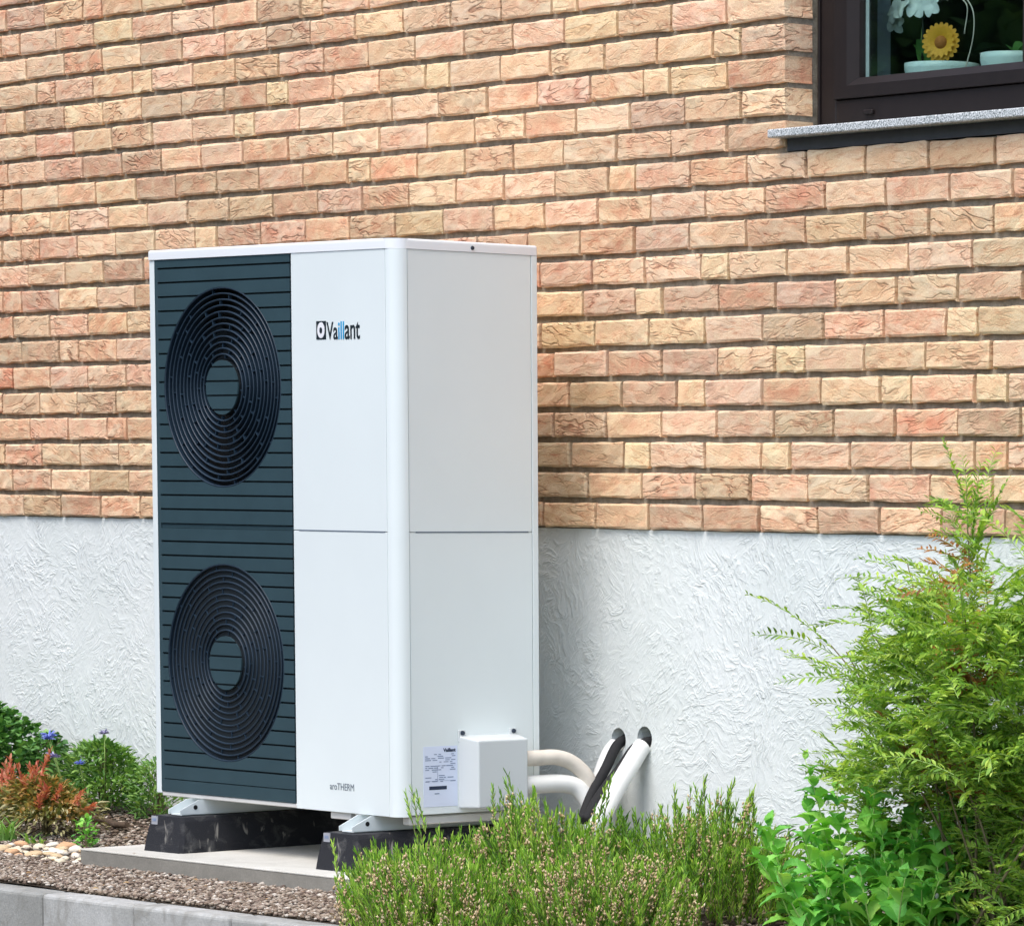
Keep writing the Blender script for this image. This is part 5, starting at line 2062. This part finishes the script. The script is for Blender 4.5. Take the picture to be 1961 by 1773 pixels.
for (dx, dy, z, tx, tz) in ((-0.10, -0.06, 0.16, -0.1, 0.9), (-0.07, -0.08, 0.165, 0.2, 0.9), (0.0, -0.07, 0.155, 0.5, 0.8), (0.02, -0.05, 0.17, 0.7, 0.7), (0.05, -0.04, 0.20, 0.6, 0.8), (0.10, -0.05, 0.13, 0.5, 0.7),
                            (0.14, -0.04, 0.13, 0.8, 0.6), (0.18, 0.0, 0.12, 0.9, 0.6), (0.12, -0.08, 0.10, 0.4, 0.7), (-0.16, -0.05, 0.13, -0.4, 0.8), (-0.20, 0.0, 0.12, -0.6, 0.7), (-0.05, 0.0, 0.17, 0.1, 1.0), (0.2, 0.03, 0.10, 1.0, 0.5), (-0.12, -0.12, 0.08, -0.4, 0.6), (-0.17, -0.1, 0.07, -0.6, 0.5)):
    for j in range(2):
        d = np.array([tx + rt.uniform(-.25, .25), rt.uniform(-0.4, 0.1), tz])
        d /= np.linalg.norm(d)
        s = np.array([cpx + dx + rt.uniform(-.015, .015), cpy + dy, -0.195 + z - 0.01])
        tips.append((s, d, rt.uniform(0.05, 0.085)))
P_, D_, = [], []
for s, d, L in tips:
    for k in range(20):
        t = k / 19
        P_.append(s + d * L * t)
        q = rng.normal(size=3)
        D_.append(d * 0.8 + q / np.linalg.norm(q) * (0.8 - 0.4 * t))
n = len(P_)
ln = rng.uniform(0.016, 0.026, n)
stuff_part('red_tips', leaves('narrow', np.array(P_), np.array(D_), ln, ln * 0.36), M['red_leaf'], cop, tuple(cop.location))

dome_plant('bright_weed', 'small bright green weed at the left end of the concrete slab', -0.50, 0.06, 0.045, 0.04, 0.10, 90, 'round', 0.014, 0.024, 0.6, M['broad'], cat='plant', z0=-0.2, stems=8)


def blades(name, label, cx, cy, n, h, spread, mat, z0=-0.2):
    org = (cx, cy, z0)
    e = tag(empty(name, org), label, 'grass tuft')
    V, F, o = [], [], 0
    for i in range(n):
        a = rng.uniform(0, 6.28)
        L = h * rng.uniform(0.6, 1.0)
        out = spread * rng.uniform(0.3, 1.0)
        wd = rng.uniform(0.003, 0.006)
        bx_, by_ = rng.normal(0, 0.014, 2)
        sx, sy = -math.sin(a), math.cos(a)
        m_ = 5
        for k in range(m_ + 1):
            t = k / m_
            r = out * t ** 1.7
            z = L * (t - 0.28 * t ** 3)
            w2 = wd * (1 - t ** 2) + 0.0003
            x, y = bx_ + r * math.cos(a), by_ + r * math.sin(a)
            V += [(x - sx * w2, y - sy * w2, z), (x + sx * w2, y + sy * w2, z)]
        for k in range(m_):
            q = o + k * 2
            F.append((q, q + 1, q + 3, q + 2))
        o += 2 * (m_ + 1)
    ob = link_mesh('blades', np_mesh('blades', np.array(V), np.array(F)), mat, e)
    ob['kind'] = 'stuff'


blades('grass_tuft', 'pale grass tuft at the left edge in front of the coppery shrub', -0.83, -0.02, 26, 0.12, 0.10, M['blade'])
blades('grass_tuft', 'lone grass tuft with one long pale blade right of the coppery shrub foot', -0.66, -0.02, 14, 0.07, 0.09, M['blade'])

# a few dry leaves blown over the gravel and the slab
n = 130
P_ = []
while len(P_) < n:
    x, y = rng.uniform(-0.8, 2.0), rng.uniform(-0.66, 0.5)
    p = uw(x, y)
    on = SLAB[0] < x < SLAB[1] and SLAB[2] < y < SLAB[3]
    if on and (rng.random() > 0.12 or y > -0.14):
        continue
    P_.append((p.x, p.y, (-0.149 if on else ground_z(p.x, p.y) + 0.010)))
a = rng.uniform(0, 6.28, n)
ln = rng.uniform(0.008, 0.020, n)
V, F = leaves('round', np.array(P_), np.stack([np.cos(a), np.sin(a), rng.uniform(-0.05, 0.15, n)], 1), ln, ln * 0.6, rng.uniform(-0.4, 0.4, n))
tag(link_mesh('leaf_litter', np_mesh('leaf_litter', V, F), M['litter']), kind='stuff')

# bark edging at the back of the bed
for k, (x0, x1, lb) in enumerate(((-1.62, -1.22, 'long dark piece of bark edging under the blue-flowered plant'), (-1.18, -0.86, 'shorter dark piece of bark edging beside the heat pump'))):
    pts = [Vector((x0 + (x1 - x0) * t, 0.40 + 0.02 * k + 0.02 * math.sin(5 * t), ground_z(x0, 0.4) + 0.012 + 0.004 * math.sin(7 * t))) for t in [i / 8 for i in range(9)]]
    o = tube('bark_piece', pts, [0.010 + 0.004 * math.sin(3 * i + k) for i in range(9)], M['bark'], None, 8)
    tag(o, lb, 'bark piece')

# ------------------------------------------------------------------ trees across the garden, seen only as reflections in the pane
def garden_tree(x, y, h, r, label):
    z0 = -0.7
    e = tag(empty('garden_tree', (x, y, z0)), label, 'tree', 'trees across the street mirrored in the window')
    tube('trunk', [(0, 0, 0), (0.05, 0.03, h * 0.3), (0.0, 0.0, h * 0.75)], [0.20, 0.15, 0.05], M['bark'], e, 10)
    n = 17000
    q = rng.normal(size=(n, 3))
    q /= np.linalg.norm(q, axis=1)[:, None]
    rad = rng.uniform(0.05, 1, n) ** 0.5
    lump = np.array([0.85 + 0.35 * noise.noise(Vector(v * 2.2) + Vector((x, y, 0))) for v in q])
    c = np.array([0, 0, h * 0.52])
    pos = c + q * (rad * lump)[:, None] * [r, r, h * 0.5]
    ln = rng.uniform(0.16, 0.30, n)
    V, F = leaves('round', pos, q + rng.normal(0, 0.6, (n, 3)), ln, ln * 0.7)
    o = link_mesh('crown', np_mesh('crown', V, F), M['hedge'], e)
    o['kind'] = 'stuff'


for i, (x, y, h, r) in enumerate(((-7.5, -7.5, 6.5, 2.2), (-10.5, -5.5, 7.0, 2.5), (-5.0, -10.0, 6.5, 2.3), (-12.5, -10.5, 8.0, 3.0), (-13.5, -3.0, 7.5, 2.6), (-2.0, -13.0, 6.5, 2.4))):
    garden_tree(x, y, h, r, 'dense green garden tree standing across the street, mirrored darkly in the window pane')
